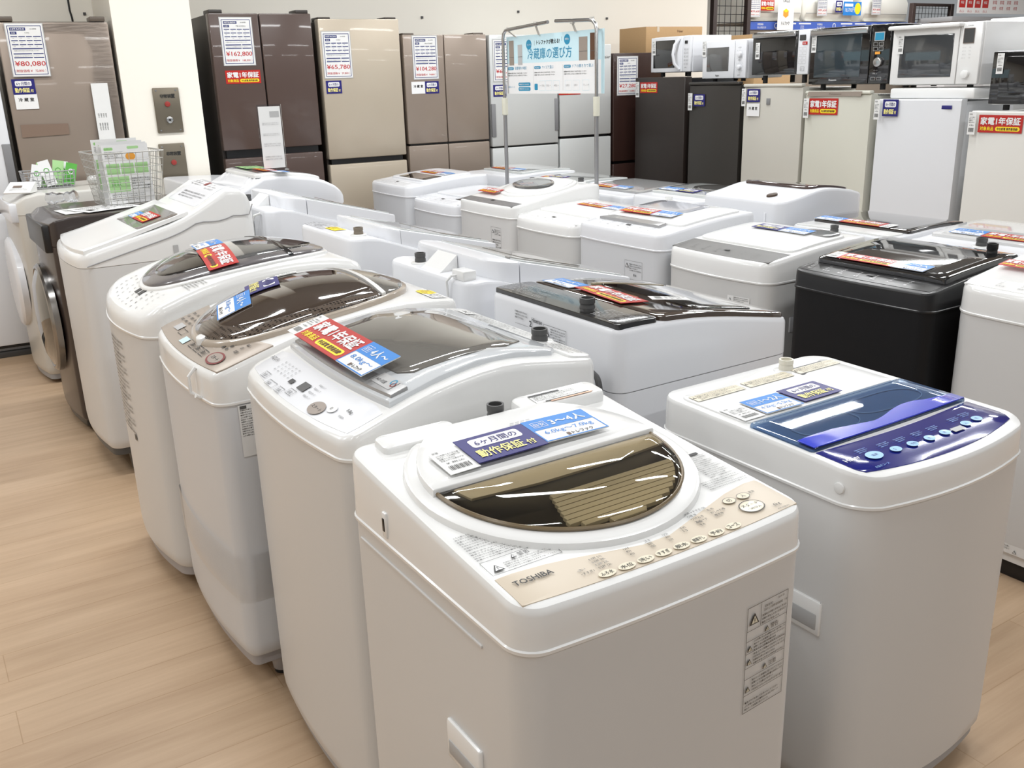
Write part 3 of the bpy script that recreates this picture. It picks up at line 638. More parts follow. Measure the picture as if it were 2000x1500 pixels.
p = onp(1408, 70, (5.5, 2), 90); q = onp(1476, 70, (5.5, 2), 90)
carton('cardboard carton rising behind the small white microwave', (5.5, p.y, 0), -PI/2, p.y-q.y, .4, onp(1440, 69, (5.5, 2), 90).z)

# ================================================================== air conditioner display beyond the right wall row
DY = 7.3
def dpos(px, py, y=DY): q = onp(px, py, (5, y), 0); return q.x, q.z
x0, zt = dpos(1463, 42); x1, _ = dpos(1790, 42); zb = dpos(1500, 58)[1]
PANEL = mat('taupe_display_board', srgb(140, 130, 118), .6)
t = thing('display_shelf', 'taupe shelf board carrying the row of air conditioners', 'shelf', (x0, DY, 0))
m = MB(); m.box(0, x1-x0+1.5, .012, .06, 0, zt, PANEL); m.build('back_board', t); m = MB(); m.box(0, x1-x0+1.5, .0, .5, zt-.02, zt, PANEL); m.build('shelf_board', t)
g = G(); bw, bh = x1-x0, zt-zb; g.card(0, 0, bw, bh, 'bannerblue')
for k in range(3):
    u = .12+k*bw*.33; g.text('家電製品', u, bh*.55, bh*.26, 'white', 2, bold=.01); g.text('安心保証付き', u, bh*.15, bh*.26, 'white', 2)
    g.ring(u+bw*.1, bh*.5, bh*.32, bh*.36, 'white', 2, t=.008)
    for j in range(2): g.rect(u+bw*(.14+.085*j), bh*.68, u+bw*(.21+.085*j), bh*.86, 'white', 1, r=.01); g.text('長期保証', u+bw*(.15+.085*j), bh*.36, bh*.17, 'white', 2); g.text('動作保証', u+bw*(.15+.085*j), bh*.12, bh*.17, 'white', 2)
put_card(g, 'blue_banner', (x0, DY-.002, zb), (1, 0, 0), (0, 0, 1), (0, -1, 0), bw, bh, 'blue printed banner along the shelf below the air conditioners', 'banner')
ACW = mat('ac_white', srgb(232, 230, 222), .35)
def aircon(lab, x, z, w=.82, h=.29, d=.24):
    t = thing('air_conditioner', lab, 'air conditioner', (x, DY+.02, z), 0, 'air conditioners on the shelf')
    prof = [(d, 0), (.06, .0), (.02, .03), (0, .09), (.0, h*.7), (.03, h*.95), (.07, h), (d, h)]
    m = MB(); rings = [[(xx, y+(.03 if xx in (0, w) else 0)*(1-y/d), z_) for y, z_ in prof] for xx in (0, .02, w-.02, w)]
    m.loft(rings, ACW); m.build('housing', t)
    m = MB(); m.box(.03, w-.03, .0, .06, .004, .022, mat('louvre_white', srgb(215, 212, 204), .4), .004); m.build('louvre', t)
    m = MB(); m.box(.03, w-.03, -.002, .02, .085, .089, GREYT); m.build('panel_gap', t)
xs = [dpos(p_, 30)[0] for p_ in (1463, 1572, 1687)]
for i, x in enumerate(xs): aircon(('air conditioner behind the paper shop bag on the shelf', 'middle air conditioner on the shelf with a blue price sticker', 'third air conditioner on the shelf above the black microwave')[i], x+.01, zt+.002, w=(xs[1]-xs[0] if i < 2 else xs[1]-xs[0])-.03)
def dcard(g, px, py, w, h, lab, name, cat, dy=.0, grp=None):
    x, z = dpos(px, py, DY-dy); put_card(g, name, (x, DY-dy, z-h), (1, 0, 0), (0, 0, 1), (0, -1, 0), w, h, lab, cat, grp)
for px, lab in ((1465, 'price card on the leftmost air conditioner'), (1598, 'price card on the middle air conditioner'), (1705, 'price card on the third air conditioner')):
    dcard(art_price(.16, .23, 'SHARP', '¥39,600', '36,000'), px, -14, .16, .23, lab, 'price_card', 'price card', .02, 'price cards on the air conditioners')
dcard(art_red(.2, .1), 1486, 0, .2, .1, 'red guarantee sticker on the leftmost air conditioner', 'guarantee_sticker', 'sticker', .02, GR)
g = G(); g.card(0, 0, .3, .14, 'blue'); g.text('18,700円', .03, .03, .05, 'white', 2, w=.16); g.rect(.02, .09, .16, .12, 'white', 1); g.poly(ellipse(.24, .07, .05, .06, 24), 'yellow', 1)
dcard(g, 1648, 3, .3, .14, 'blue price sticker with a yellow disc on the middle air conditioner', 'price_sticker', 'sticker', .02)
dcard(art_navy(.11, .12), 1633, 1, .11, .12, 'navy sticker left of the blue one on the middle air conditioner', 'guarantee_sticker', 'sticker', .02, GN)
# paper sign hanging
g = G(); g.card(0, 0, .24, .34, 'white'); g.text('TAGS', .06, .27, .03, 'black', 2, w=.11); g.poly([(.08, .14), (.12, .12), (.16, .14), (.16, .19), (.12, .21), (.08, .19)], 'orange', 1); g.poly([(.08, .19), (.12, .17), (.16, .19), (.12, .21)], 'yellow', 2); g.text('トレファク', .06, .05, .035, 'black', 2, w=.12, bold=.02)
dcard(g, 1521, -10, .24, .34, 'white shop card with a small box logo hanging in front of the air conditioners', 'shop_card', 'sign', .06)
# wire grid panels
def wiregrid(lab, x, z0, w, h, y, step=.075, pr=.025, hang=None):
    t = thing('wire_grid_panel', lab, 'wire panel', (x, y, 0), 0); fm = mat('dark_brown_steel', srgb(58, 44, 40), .5)
    for xx in (0, w):
        m = MB(); m.box(xx-pr, xx+pr, -pr, pr, 0, z0+h, fm, .003); m.build('post', t)
    m = MB(); m.box(pr, w-pr, -pr*.6, pr*.6, z0+h-.03, z0+h, fm, .002); m.box(pr, w-pr, -pr*.6, pr*.6, z0, z0+.03, fm, .002); m.build('rails', t)
    m = MB()
    k = 1
    while k*step < w: m.tube([(k*step, 0, z0+.02), (k*step, 0, z0+h-.02)], .003, BLACK, 5); k += 1
    k = 1
    while k*step < h: m.tube([(.01, .004, z0+k*step), (w-.01, .004, z0+k*step)], .003, BLACK, 5); k += 1
    m.build('wires', t)
xa, za = onp(1394, 20, (5, 7.0), 0).x, onp(1394, 66, (5, 7.0), 0).z; xb = onp(1460, 20, (5, 7.0), 0).x
wiregrid('dark wire grid panel beside the air conditioner shelf', xa, za-.2, xb-xa, 3.0-za, 7.0)
xa = onp(1782, 20, (5, 7.0), 0).x; xb = onp(1857, 20, (5, 7.0), 0).x; zz = onp(1820, 7, (5, 7.0), 0).z; zl = onp(1820, 60, (5, 7.0), 0).z
wiregrid('short dark wire grid frame right of the air conditioners', xa, zl, xb-xa, zz-zl, 7.0, .06)
m = MB(); p = onp(1400, 68, (5, 7.6), 0); m.box(0, 1.0, 0, .5, 0, p.z-.25, PANEL, .004); o = m.build('low_cabinet', loc=None); o.location = (p.x, 7.6, 0); tag(o, 'taupe cabinet seen through the dark wire grid', 'cabinet')
# poster and pale shelf, right top
x0, z0 = dpos(1868, 26, 6.6); x1, _ = dpos(2060, 26, 6.6)
g = G(); w = x1-x0; g.card(0, 0, w, .6, 'white')
for k in range(4): g.rect(.03+k*.145, .06, .03+k*.145+.115, .16, 'red', 1); g.text('保証', .055+k*.145, .1, .03, 'white', 2); g.text('あんしん', .05+k*.145, .01, .03, 'red', 2, w=.08)
for k in range(4): g.text('家電', .66+k*.14, .1, .04, 'red', 2); g.text('修理', .66+k*.14, .04, .035, 'red', 2)
put_card(g, 'poster', (x0, 6.6, z0), (1, 0, 0), (0, 0, 1), (0, -1, 0), w, .6, 'white poster with a row of red squares at the top right', 'poster')
m = MB(); m.box(0, 2.2, 0, .4, 0, z0-.08, mat('pale_partition', srgb(218, 218, 220), .5), .004); m.box(-.02, 2.22, -.02, .4, z0-.08, z0-.03, GREYT, .003)
o = m.build('partition'); o.location = (x0-.05, 6.62, 0); tag(o, 'pale partition with a grey ledge below the red-squared poster', 'partition')
# tall white appliance behind the right end
y0, zt = bpos(1934, 37, 5.45); t = fridge('tall white appliance with a printed label standing behind the last microwave', (5.45, y0, 0), RB, .6, zt, .6, WHITE, [(0, .6, .7, zt, WHITE), (0, .6, .06, .68, WHITE)], group=None, topcap=False)
g = G(); lines(g, 0, 0, .085, .2, 9, 'grey', 1); m = MB(); g.mesh(m, planemap((.025, 0, zt-.24), (1, 0, 0), (0, 0, 1), (0, -1, 0))); m.build('printed_label', t)
# ================================================================== washing machines
def seg(x0, y0, x1, y1, n=8): return [(x0+(x1-x0)*i/n, y0+(y1-y0)*i/n) for i in range(n)]
class Washer:
    def __init__(s, label, P, rot, w, d, seam, prof, name='washing_machine', body=BODYW, cover=WHITE, rc=.045, bow=.012, crown=.0, group='washing machines in rows', lip=True,
                 bodybot=.075, footc=DKGREY, basec=GREYT, er=.014, cat='washing machine', taper=0):
        s.w, s.d, s.prof, s.crown = w, d, [(t, z) for t, z in prof], crown
        s.t = thing(name, label, cat, (P[0], P[1], 0), rot, group); s.M = Matrix.Translation((P[0], P[1], 0)) @ Matrix.Rotation(rot, 4, 'Z')
        s.seam, s.bow = seam, bow
        O = lambda ins, z: [(x, y, z) for x, y in bow_outline(w, d, rc, bow, ins)]
        m = MB(); m.loft([O(.012, bodybot), O(.003, bodybot+.012), O(.001, bodybot+.04), O(.001+taper, seam-.004)], body); s.body = m.build('body', s.t)
        m = MB(); m.loft([O(.02, bodybot-.03), O(.014, bodybot-.028), O(.014, bodybot+.005)], basec); m.build('base', s.t)
        for sx in (.07, w-.07):
            for sy in (.10, d-.10):
                m = MB(); m.cyl((sx, sy, 0), .024, .012, RUBBER, n=16); m.cyl((sx, sy, .012), .027, bodybot-.04, footc, n=16, r2=.034); m.build('foot', s.t)
        m = MB(); R = []
        def P_(ins, f): return [(x, y, f(x, y)) for x, y in bow_outline(w, d, rc, bow, ins)]
        tp = s.top
        if lip: R += [O(.004, seam-.004), O(-.003, seam-.004), O(-.0035, seam+.001), O(-.001, seam+.003)]
        else: R += [O(.002, seam-.003), O(0, seam-.001)]
        R += [P_(.000, lambda x, y: seam+.3*(tp(x, y)-seam)), P_(taper*.5+.001, lambda x, y: tp(x, y)-er), P_(taper*.5+.001+er*.12, lambda x, y: tp(x, y)-er*.5), P_(taper*.5+er*.45, lambda x, y: tp(x, y)-er*.12), P_(taper*.5+er, lambda x, y: tp(x, y))]
        bo = bow_outline(w, d, rc, bow, taper*.5+er)
        for k in range(1, 15):
            sc = 1-k/14.02; R.append([(w/2+(x-w/2)*sc, d/2+(y-d/2)*sc) for x, y in bo]); R[-1] = [(x, y, tp(x, y)) for x, y in R[-1]]
        m.loft(R, cover, True, True); s.cover = m.build('top_cover', s.t)
    def top(s, x, y):
        u = max(-1, min(1, 2*x/s.w-1))
        return interp(s.prof, y/s.d)+s.crown*(1-u*u)
    def front(s, x): return -s.bow*(1-(2*x/s.w-1)**2)
    def pad(s, name, pts, h, m, parent=None, base=None, **k):
        mb = MB(); pad(mb, pts, base or s.top, h, m, **k); return mb.build(name, parent or s.t)
    def box(s, name, x0, x1, y0, y1, z0, z1, m, bev=.004, parent=None):
        mb = MB(); mb.box(x0, x1, y0, y1, z0, z1, m, bev); return mb.build(name, parent or s.t)
    def inlet(s, x, y, h=.028, r=.017, m=DKGREY, cap=False):
        z = s.top(x, y); mb = MB(); mb.cyl((x, y, z-.004), r*1.7, .008, WHITE, bev=.003); o = mb.build('inlet_collar', s.t)
        mb = MB()
        n = 24; prof = [(r, 0), (r, h*.35), (r*.93, h*.42), (r*.93, h*.55), (r, h*.6), (r, h), (r*.78, h), (r*.74, h*.4), (.001, h*.4)]
        mb.loft([[(x+rr*math.cos(2*PI*k/n), y+rr*math.sin(2*PI*k/n), z+.003+hh) for k in range(n)] for rr, hh in prof], m); mb.build('hose_inlet', s.t)
    def art(s, name, g, x, y, ang=0, hgt=.001, parent=None, base=None):
        "print on the top surface, lower left corner at (x, y) of the machine"
        ca, sa = math.cos(ang), math.sin(ang); B = base or s.top
        def fn(u, v, h):
            px, py = x+u*ca-v*sa, y+u*sa+v*ca; return (px, py, B(px, py)+hgt+h)
        m = MB(); g.mesh(m, fn, h0=.0004); return m.build(name, parent or s.t)
    def artfront(s, name, g, x, z):
        m = MB(); g.mesh(m, lambda u, v, h: (x+u, s.front(x+u)-.0006-h+.001, z+v)); return m.build(name, s.t)
    def artside(s, name, g, y, z, side=1):
        "print on a side wall; side=1 is x=w, 0 is x=0; u runs along y"
        m = MB()
        if side: g.mesh(m, lambda u, v, h: (s.w-.001+h+.0015, y+u, z+v))
        else: g.mesh(m, lambda u, v, h: (.001-h-.0015, y-u, z+v))
        return m.build(name, s.t)
    def artrear(s, name, g, x, z):
        m = MB(); g.mesh(m, lambda u, v, h: (x-u, s.d+.0012+h, z+v)); return m.build(name, s.t)
    def card(s, g, name, lab, x, y, ang=0, lift=.0, cat='card', group=None, base=None, w=.1, h=.07, stiff=True):
        """card lying on top as a thing of its own; lower left corner at (x, y), stiff: flat plane through its corners' heights"""
        ca, sa = math.cos(ang), math.sin(ang); B = base or s.top
        loc = lambda u, v: (x+u*ca-v*sa, y+u*sa+v*ca)
        if stiff:
            pts = [(u, v) for u in (0, w/2, w) for v in (0, h/2, h)]
            z0, zu, zv = (B(*loc(0, 0)), B(*loc(w, 0)), B(*loc(0, h))); du = (zu-z0)/w; dv = (zv-z0)/h
            off = max(B(*loc(u, v))-(z0+du*u+dv*v) for u, v in pts)
            f = lambda u, v, hh: (*loc(u, v), z0+du*u+dv*v+off+lift+.0012+hh)
        else: f = lambda u, v, hh: (*loc(u, v), B(*loc(u, v))+lift+.0012+hh)
        m = MB(); g.mesh(m, lambda u, v, hh: s.M @ Vector(f(u, v, hh)))
        c = s.M @ Vector(f(w/2, h/2, 0)); o = m.build(name, loc=c, rotz=s.t.rotation_euler.z+ang); return tag(o, lab, cat, group)
GWC = 'guarantee cards on the washers'; GBC = 'blue household-size cards on the washers'; GTG = 'white price tags on the washers'
def three(W_, kind, where, x, y, ang=0, lift=0, base=None, red=(.2, .07), blue=(.13, .07), who='3〜4人', kg='6.0kg〜7.0kg', tagw=.045, order='tgb', stiff=True):
    "the usual set on a lid: white tag, guarantee card, blue household-size card"
    cx = x; ca, sa = math.cos(ang), math.sin(ang)
    for c in order:
        if c == 't': g, nm, lb, w, h, cat, gr = art_tag(tagw, red[1], .03), 'price_tag', 'white price tag '+where, tagw, red[1], 'tag', GTG
        elif c == 'g' and kind == 'red': g, nm, lb, w, h, cat, gr = art_red(*red, .03), 'guarantee_card', 'red one-year guarantee card '+where, red[0], red[1], 'card', GWC
        elif c == 'g': g, nm, lb, w, h, cat, gr = art_navy(*red, .03), 'guarantee_card', 'navy six-month guarantee card '+where, red[0], red[1], 'card', GWC
        else: g, nm, lb, w, h, cat, gr = art_blue(*blue, who, kg, .03), 'size_card', 'blue household-size card '+where, blue[0], blue[1], 'card', GBC
        W_.card(g, nm, lb, cx, y+(cx-x)*0, ang, lift, cat, gr, base, w, h, stiff) if not ang else W_.card(g, nm, lb, x+(cx-x)*ca, y+(cx-x)*sa, ang, lift, cat, gr, base, w, h, stiff)
        cx += w+.002
RW, RE, RS = -PI/2, PI/2, 0.0     # facing -X, facing +X, facing -Y

# ---- 1 white machine with the beige panel and gold window, front of the left row
T1 = Washer('white top-load washer with beige panel and gold-tinted round lid, nearest the viewer', (.555, .87), RS, .54, .545, .79, [(0, .853), (.08, .858), (.3, .868), (.75, .890), (1, .905)], rc=.04, bow=.012, er=.012, bodybot=.08)
cx, cy, R1 = .262, .303, .243
arc = lambda r, a0, a1, n: [(cx+r*math.cos(a0+(a1-a0)*i/(n-1)), cy+r*math.sin(a0+(a1-a0)*i/(n-1))) for i in range(n)]
T1.pad('lid_ring', [(x, min(y, .485)) for x, y in ellipse(cx, cy, R1, R1, 72)], .012, WHITE, bev=.010, rings=3)
b1_ = lambda x, y: T1.top(x, y)+.012
yc = .302; r2 = .214; a = math.asin((yc-cy)/r2)
up = arc(r2+.006, a, PI-a, 40); up = [(x, min(y, .49)) for x, y in up]
lidp = T1.pad('lid', up, .013, WHITE, base=b1_, bev=.003, rings=5, dome=.004)
low = [(x, y) for x, y in arc(r2, PI-a, 2*PI+a, 44)]
deck = T1.pad('inner_deck', [(cx+(x-cx)*.97, cy+(y-cy)*.97) for x, y in low], .002, mat('dark_tub', (.02, .018, .016), .3), base=b1_, bev=.001, rings=2)
GOLD = mat('gold_ridged', srgb(190, 178, 150), .4); GOLDB = mat('gold_beige_strip', srgb(198, 186, 160), .4)
st = T1.pad('inner_strip', [(.075, yc-.004), (.085, yc-.042), (.2, yc-.052), (.36, yc-.052), (.468, yc-.042), (.478, yc-.004)], .006, GOLDB, base=b1_, bev=.002, rings=2, parent=T1.t)
mb = MB()
for k in range(10):
    y = .205-k*.0125; xs_ = .20+k*.0; hw = math.sqrt(max(0, (r2*.94)**2-(y-cy)**2)); xr = cx+hw; xl = max(.19-k*.004, cx-hw)
    if xr > xl+.02: pad(mb, [(xl, y-.0108), (xr-.008, y-.0108), (xr, y), (xl, y)], b1_, .008, GOLD, bev=.002, rings=1)
mb.build('ridged_panel', T1.t)
T1.pad('window', low, .007, glass('gold_window', (.93, .90, .83), 1.5), base=b1_, bev=.005, dome=.019, rings=9)
mb = MB(); mb.tube([(cx+(x-cx)*.995, cy+(y-cy)*.995, b1_(x, y)+.004) for x, y in low], .0035, mat('gold_rim', srgb(116, 100, 74), .3), 6); mb.build('window_rim', T1.t)
# rear shelf with hose inlet, hole, hinge steps
T1.pad('rear_shelf', rrect(.05, .485, .20, .535, .012, 4, 3), .012, WHITE, bev=.005, rings=2)
T1.pad('rear_shelf', rrect(.33, .482, .52, .537, .014, 4, 3), .022, WHITE, bev=.008, rings=2)
T1.inlet(.285, .51, h=.03, r=.016)
mb = MB(); z = T1.top(.215, .505)+.001; mb.cyl((.215, .505, z), .014, .0012, GREYT, n=24); mb.box(.218, .224, .489, .497, z, z+.0012, GREYT); mb.build('drain_hole', T1.t)
g = G(.03); g.rect(0, 0, .13, .036, 'paper', 1); g.rect(0, .028, .07, .034, 'black', 2); lines(g, .004, .006, .1, .028, 4); g.rect(.02, .0, .12, .003, 'black', 2); g.rect(.03, -.004, .125, 0, 'peach', 2)
T1.art('caution_label', g, .365, .491, hgt=.0225)
# beige control panel with wavy upper edge
bot = [(.004+.012*0, .03), (.006, .016), (.016, .008), (.03, .004)]+[(.03+.48*i/12, .004-.0115*(1-(2*(.03+.48*i/12)/.54-1)**2)+.006) for i in range(1, 12)]+[(.51, .004), (.526, .008), (.534, .018), (.535, .03)]
topc = [(.535, .095), (.525, .103), (.50, .104), (.45, .095), (.41, .078), (.36, .058), (.30, .047), (.235, .047), (.18, .058), (.13, .072), (.09, .079), (.04, .084), (.012, .083), (.004, .078)]
bot = [(max(.014, min(.527, x)), max(y, .008-.0115*(1-(2*x/.54-1)**2)+.009)) for x, y in bot]; topc = [(max(.014, min(.527, x)), y) for x, y in topc]
pn = T1.pad('control_panel', bot+topc, .0012, BEIGE, bev=.0006, rings=4)
g = G(.03)
g.text('TOSHIBA', .028, .052, .0105, 'black', 2, w=.062, bold=.016)
bx = [.150, .184, .217, .250, .284, .317, .352, .387]
for i, (x, tt) in enumerate(zip(bx, ('ふろ水', '水位', '洗い', 'すすぎ', '脱水', '部屋干し', '予約', 'コース'))):
    y = .0145-.0045*(1-(2*x/.54-1)**2); g.poly(ellipse(x+.002, y+.005, .0145, .0075, 24), 'cream', 1); g.text(tt, x-.009, y+.0015, .0075, 'black', 2, w=.021, bold=.012)
for i, (x, col) in enumerate(((.148, ('0.7杯 51L', '0.5杯 38L', '0.3杯 23L', '0.2杯 12L')), (.206, ('12分', '8分', '4分')), (.245, ('注水', '2回', '1回')), (.279, ('12分', '8分', '1分')), (.313, ('予約', '1 3')), (.347, ('時間', '9.6')), )):
    for k, tt in enumerate(col): g.text(tt, x, .05-k*.0075-.004*(i > 0), .0052, 'black', 2, bold=.012)
for k, tt in enumerate(('洗い', 'すすぎ1')): g.text('◦'+tt, .118, .036-k*.009, .0052, 'black', 2, bold=.012)
for k, (a_, b_) in enumerate((('点滅→すすぎ1回', ''), ('○標 準', '毛 布'), ('つけおき', 'おしゃれ着'), ('スピード', '槽洗浄'))):
    g.text(a_, .345, .073-k*.0085, .0055, 'black', 2, bold=.012); b_ and g.text(b_, .385, .073-k*.0085, .0055, 'black', 2, bold=.012)
g.ring(.455, .042, .0235, .0165, 'black', 2, t=.0014); g.poly(ellipse(.455, .042, .021, .0142, 28), 'cream', 1); g.text('スタート', .438, .043, .007, 'black', 3, w=.034, bold=.01); g.text('一時停止', .441, .034, .005, 'black', 3, w=.028)
for x, tt in ((.437, '切'), (.467, '入')): g.ring(x, .072, .0125, .0085, 'grey', 2, t=.0008); g.poly(ellipse(x, .072, .0115, .0078, 20), 'cream', 1); g.text(tt, x-.005, .068, .008, 'black', 3)
g.text('電源', .482, .072, .0055, 'black', 2); g.text('6kg', .487, .022, .009, 'black', 2); g.text('AW-6G8(W)', .484, .013, .0042, 'grey', 2)
T1.art('lettering', g, 0, 0, hgt=.0024, parent=pn)
g = G(.03); g.frame(0, 0, .115, .036, .0008, 'black', 1); warn_tri(g, .006, .006, .018); g.text('警告', .058, .024, .009, 'black', 2); warn_tri(g, .045, .024, .01); lines(g, .028, .003, .11, .022, 4, 'grey'); lines(g, .0, .04, .1, .066, 5, 'grey', 2, 3); lines(g, .0, .068, .06, .112, 7, 'grey', 2, 1)
T1.art('caution_print', g, .016, .09)
g = G(.03); g.text('お願い', .01, .118, .007, 'black', 2); g.rect(0, .108, .045, .115, 'black', 1); lines(g, 0, .03, .055, .106, 13, 'grey'); lines(g, -.03, 0, .06, .028, 5, 'grey', 2, 4)
T1.art('notice_print', g, .468, .112)
# side: recess line, slot, handle, groove; front warning label
g = G(); LW, LH = .095, .19
g.frame(0, 0, LW, LH, .0009, 'black', 1)
for v in (.032, .062, .082, .108, .13, .148): g.rect(0, v, LW, v+.0007, 'black', 1)
warn_tri(g, .005, .158, .022, bg='cream'); g.rect(.031, .15, .0318, .188, 'black', 1); g.text('2019 年', .070, .182, .0045, 'black', 2); g.text('【製造年】', .04, .178, .0045, 'black', 2); g.text('【設計上の標準使用期間】 7 年', .038, .172, .0045, 'black', 2, w=.055)
lines(g, .034, .15, .092, .169, 3, 'black', 2); g.text('警告', .056, .135, .009, 'black', 2); warn_tri(g, .042, .134, .011, bg='cream'); g.text('注意', .056, .067, .009, 'black', 2); warn_tri(g, .042, .066, .011, bg='cream')
lines(g, .018, .108, .092, .13, 4, 'black', 2, 1); lines(g, .018, .084, .092, .107, 4, 'black', 2, 2); lines(g, .018, .035, .092, .06, 4, 'black', 2, 4); lines(g, .004, .004, .085, .022, 3, 'black', 2, 6)
for v in (.112, .088, .038): warn_tri(g, .003, v, .012, bg='cream')
T1.artfront('warning_label', g, .402, .535)
mb = MB(); mb.box(-.0016, .004, .10, .50, .752, .757, BODYW, .0012); mb.build('side_rib', T1.t)
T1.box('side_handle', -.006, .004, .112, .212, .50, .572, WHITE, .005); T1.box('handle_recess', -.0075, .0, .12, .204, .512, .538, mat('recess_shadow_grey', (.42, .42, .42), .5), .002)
T1.box('latch_slot', -.004, .004, .385, .40, .80, .845, WHITE, .003); T1.box('latch_hole', -.0052, .0, .389, .396, .812, .835, BLACK, .001)
# cards
base1 = lambda x, y: T1.top(x, y)+.029+.004*(1-min(1, math.hypot(x-cx, y-.4)/.2)**2)
T1.card(art_tag(.055, .082, .03), 'price_tag', 'white price tag at the left end of the cards on the gold-windowed washer', .083, .318, .0, cat='tag', group=GTG, base=base1, w=.055, h=.082)
T1.card(art_navy(.135, .085, .03), 'guarantee_card', 'navy six-month guarantee card on the lid of the gold-windowed washer', .137, .322, .0, .002, cat='card', group=GWC, base=base1, w=.135, h=.085)
T1.card(art_blue(.13, .083, '3〜4人', '6.0kg〜7.0kg', .03), 'size_card', 'blue card for 3 to 4 people on the lid of the gold-windowed washer', .272, .326, .0, .002, cat='card', group=GBC, base=base1, w=.13, h=.083)
g = G(.03)
for i in range(4):
    for j in range(2): g.poly([(i*.011+j*.004, j*.006), (i*.011+.008+j*.004, j*.006), (i*.011+.01+j*.004, j*.006+.004), (i*.011+.002+j*.004, j*.006+.004)], 'lgrey', 1)
T1.art('emblem', g, .255, .415, base=base1, parent=lidp)

# ---- 2 white machine with the blue lid
T2 = Washer('white top-load washer with bright blue control panel and clear blue window, front right', (1.345, .958), RS, .53, .555, .735, [(0, .796), (.1, .803), (.9, .812), (1, .812)], body=BODYW, rc=.055, bow=.038, er=.010, bodybot=.07)
fb = lambda x: -.036*(1-(2*x/.518-1)**2)
pan = [(x, fb(x)+.014+(.012 if 0 < 1 else 0)) for x in [.03+.458*i/14 for i in range(15)]]; pan = [(.018, .05), (.02, .034)]+pan+[(.498, .034), (.50, .05)]+[(.50-(.482*i/10), .118+.004-.012*math.sin(PI*i/10)) for i in range(11)]
p2 = T2.pad('control_panel', pan, .002, mat('blue_panel', srgb(22, 30, 120), .12, coat=1), bev=.001, rings=5)
T2.pad('window_tray', rrect(.016, .13, .502, .285, .008, 4, 10), .0015, mat('slate_tub', srgb(128, 146, 170), .35, var=.1, scale=9), bev=.0008, rings=4)
mb = MB()
for c_ in (ellipse(.15, .21, .085, .045, 40, .8), ellipse(.36, .225, .11, .04, 40, .8)): mb.tube([(x, y, T2.top(x, y)+.003) for x, y in c_+c_[:1]], .0016, mat('pale_blue_reflection', srgb(190, 205, 222), .2), 5, False)
mb.build('window_reflection', T2.t)  # pale loops stand in for curved reflections in the blue window
T2.pad('window', rrect(.014, .126, .504, .29, .008, 4, 10), .009, glass('blue_window', (.66, .78, .93), 1.5), bev=.005, dome=0, rings=6)
wav = [(.02+.478*i/24, .128-.004*math.sin(PI*i/24)) for i in range(25)]+[(.498-.478*i/24, .165+.014*math.sin(PI*(1-i/24)*3.2+.6)*(1 if 4 < i < 20 else .5)) for i in range(25)]
T2.pad('blue_band', wav, .0102, mat('bright_blue', srgb(32, 58, 205), .18, coat=.8), bev=.0008, rings=3, h0=.0075)
T2.pad('rear_deck', rrect(.02, .30, .498, .50, .02, 5, 8), .004, WHITE, bev=.003, rings=5)
T2.inlet(.355, .495, h=.026, r=.017, m=mat('ivory_plastic', srgb(218, 214, 200), .35))
g = G(.03); g.text('Haier', .024, .055, .012, 'white', 2, w=.04, bold=.012)
for i, x in enumerate((.094, .152, .2, .252, .302, .378, .42)):
    y = .05-.02*(1-(2*x/.518-1)**2)+.012; g.poly(ellipse(x, y, .02 if i == 0 else .0135, .0145 if i == 0 else .010, 26), 'lblue', 2); g.text(('電源', 'S', '予約', '水', '洗', '入', '切')[i], x-.006, y-.004, .007, 'hdark', 3)
    lines(g, x-.018, y+.017, x+.012, y+.034, 3, 'lblue', 2, i, .5)
g.rect(.322, .032, .358, .046, 'smoke', 2); g.text('お急ぎコース', .055, .014, .006, 'lblue', 2)
T2.art('lettering', g, 0, 0, hgt=.0036, parent=p2)
g = G(.03)
for u in (0, .16, .325): g.rect(u, 0, u+.145, .034, 'cream', 1); g.frame(u, 0, u+.145, .034, .0008, 'lgrey', 2); lines(g, u+.014, .004, u+.14, .03, 5, 'grey'); warn_tri(g, u+.002, .018, .01, bg='cream')
g.rect(.34, .034, .44, .039, 'black', 1); g.rect(.325, -.006, .34, 0, 'black', 1)
T2.art('caution_strip', g, .028, .448, hgt=.0045)
bs2 = lambda x, y: T2.top(x, y)+.004
T2.card(art_tag(.06, .075, .03), 'price_tag', 'white price tag left of the blue card on the blue-panelled washer', .022, .306, cat='tag', group=GTG, base=bs2, w=.06, h=.085)
T2.card(art_blue(.11, .082, '1〜2人', '4.2kg〜5.5kg', .03), 'size_card', 'blue card for 1 to 2 people on the blue-panelled washer', .086, .306, -.03, .001, 'card', GBC, bs2, .11, .082)
T2.card(art_navy(.12, .082, .03), 'guarantee_card', 'navy six-month guarantee card on the blue-panelled washer', .208, .31, .0, .001, 'card', GWC, bs2, .12, .082)
mb = MB(); mb.cyl((.003, .05, .765), .011, .006, WHITE, axis='x', bev=.002); mb.build('side_button', T2.t)
T2.box('side_handle', -.004, .004, .066, .19, .44, .515, WHITE, .005); T2.box('handle_recess', -.0055, .0, .074, .18, .452, .488, mat('recess_shadow_grey', (.42, .42, .42), .5), .003)

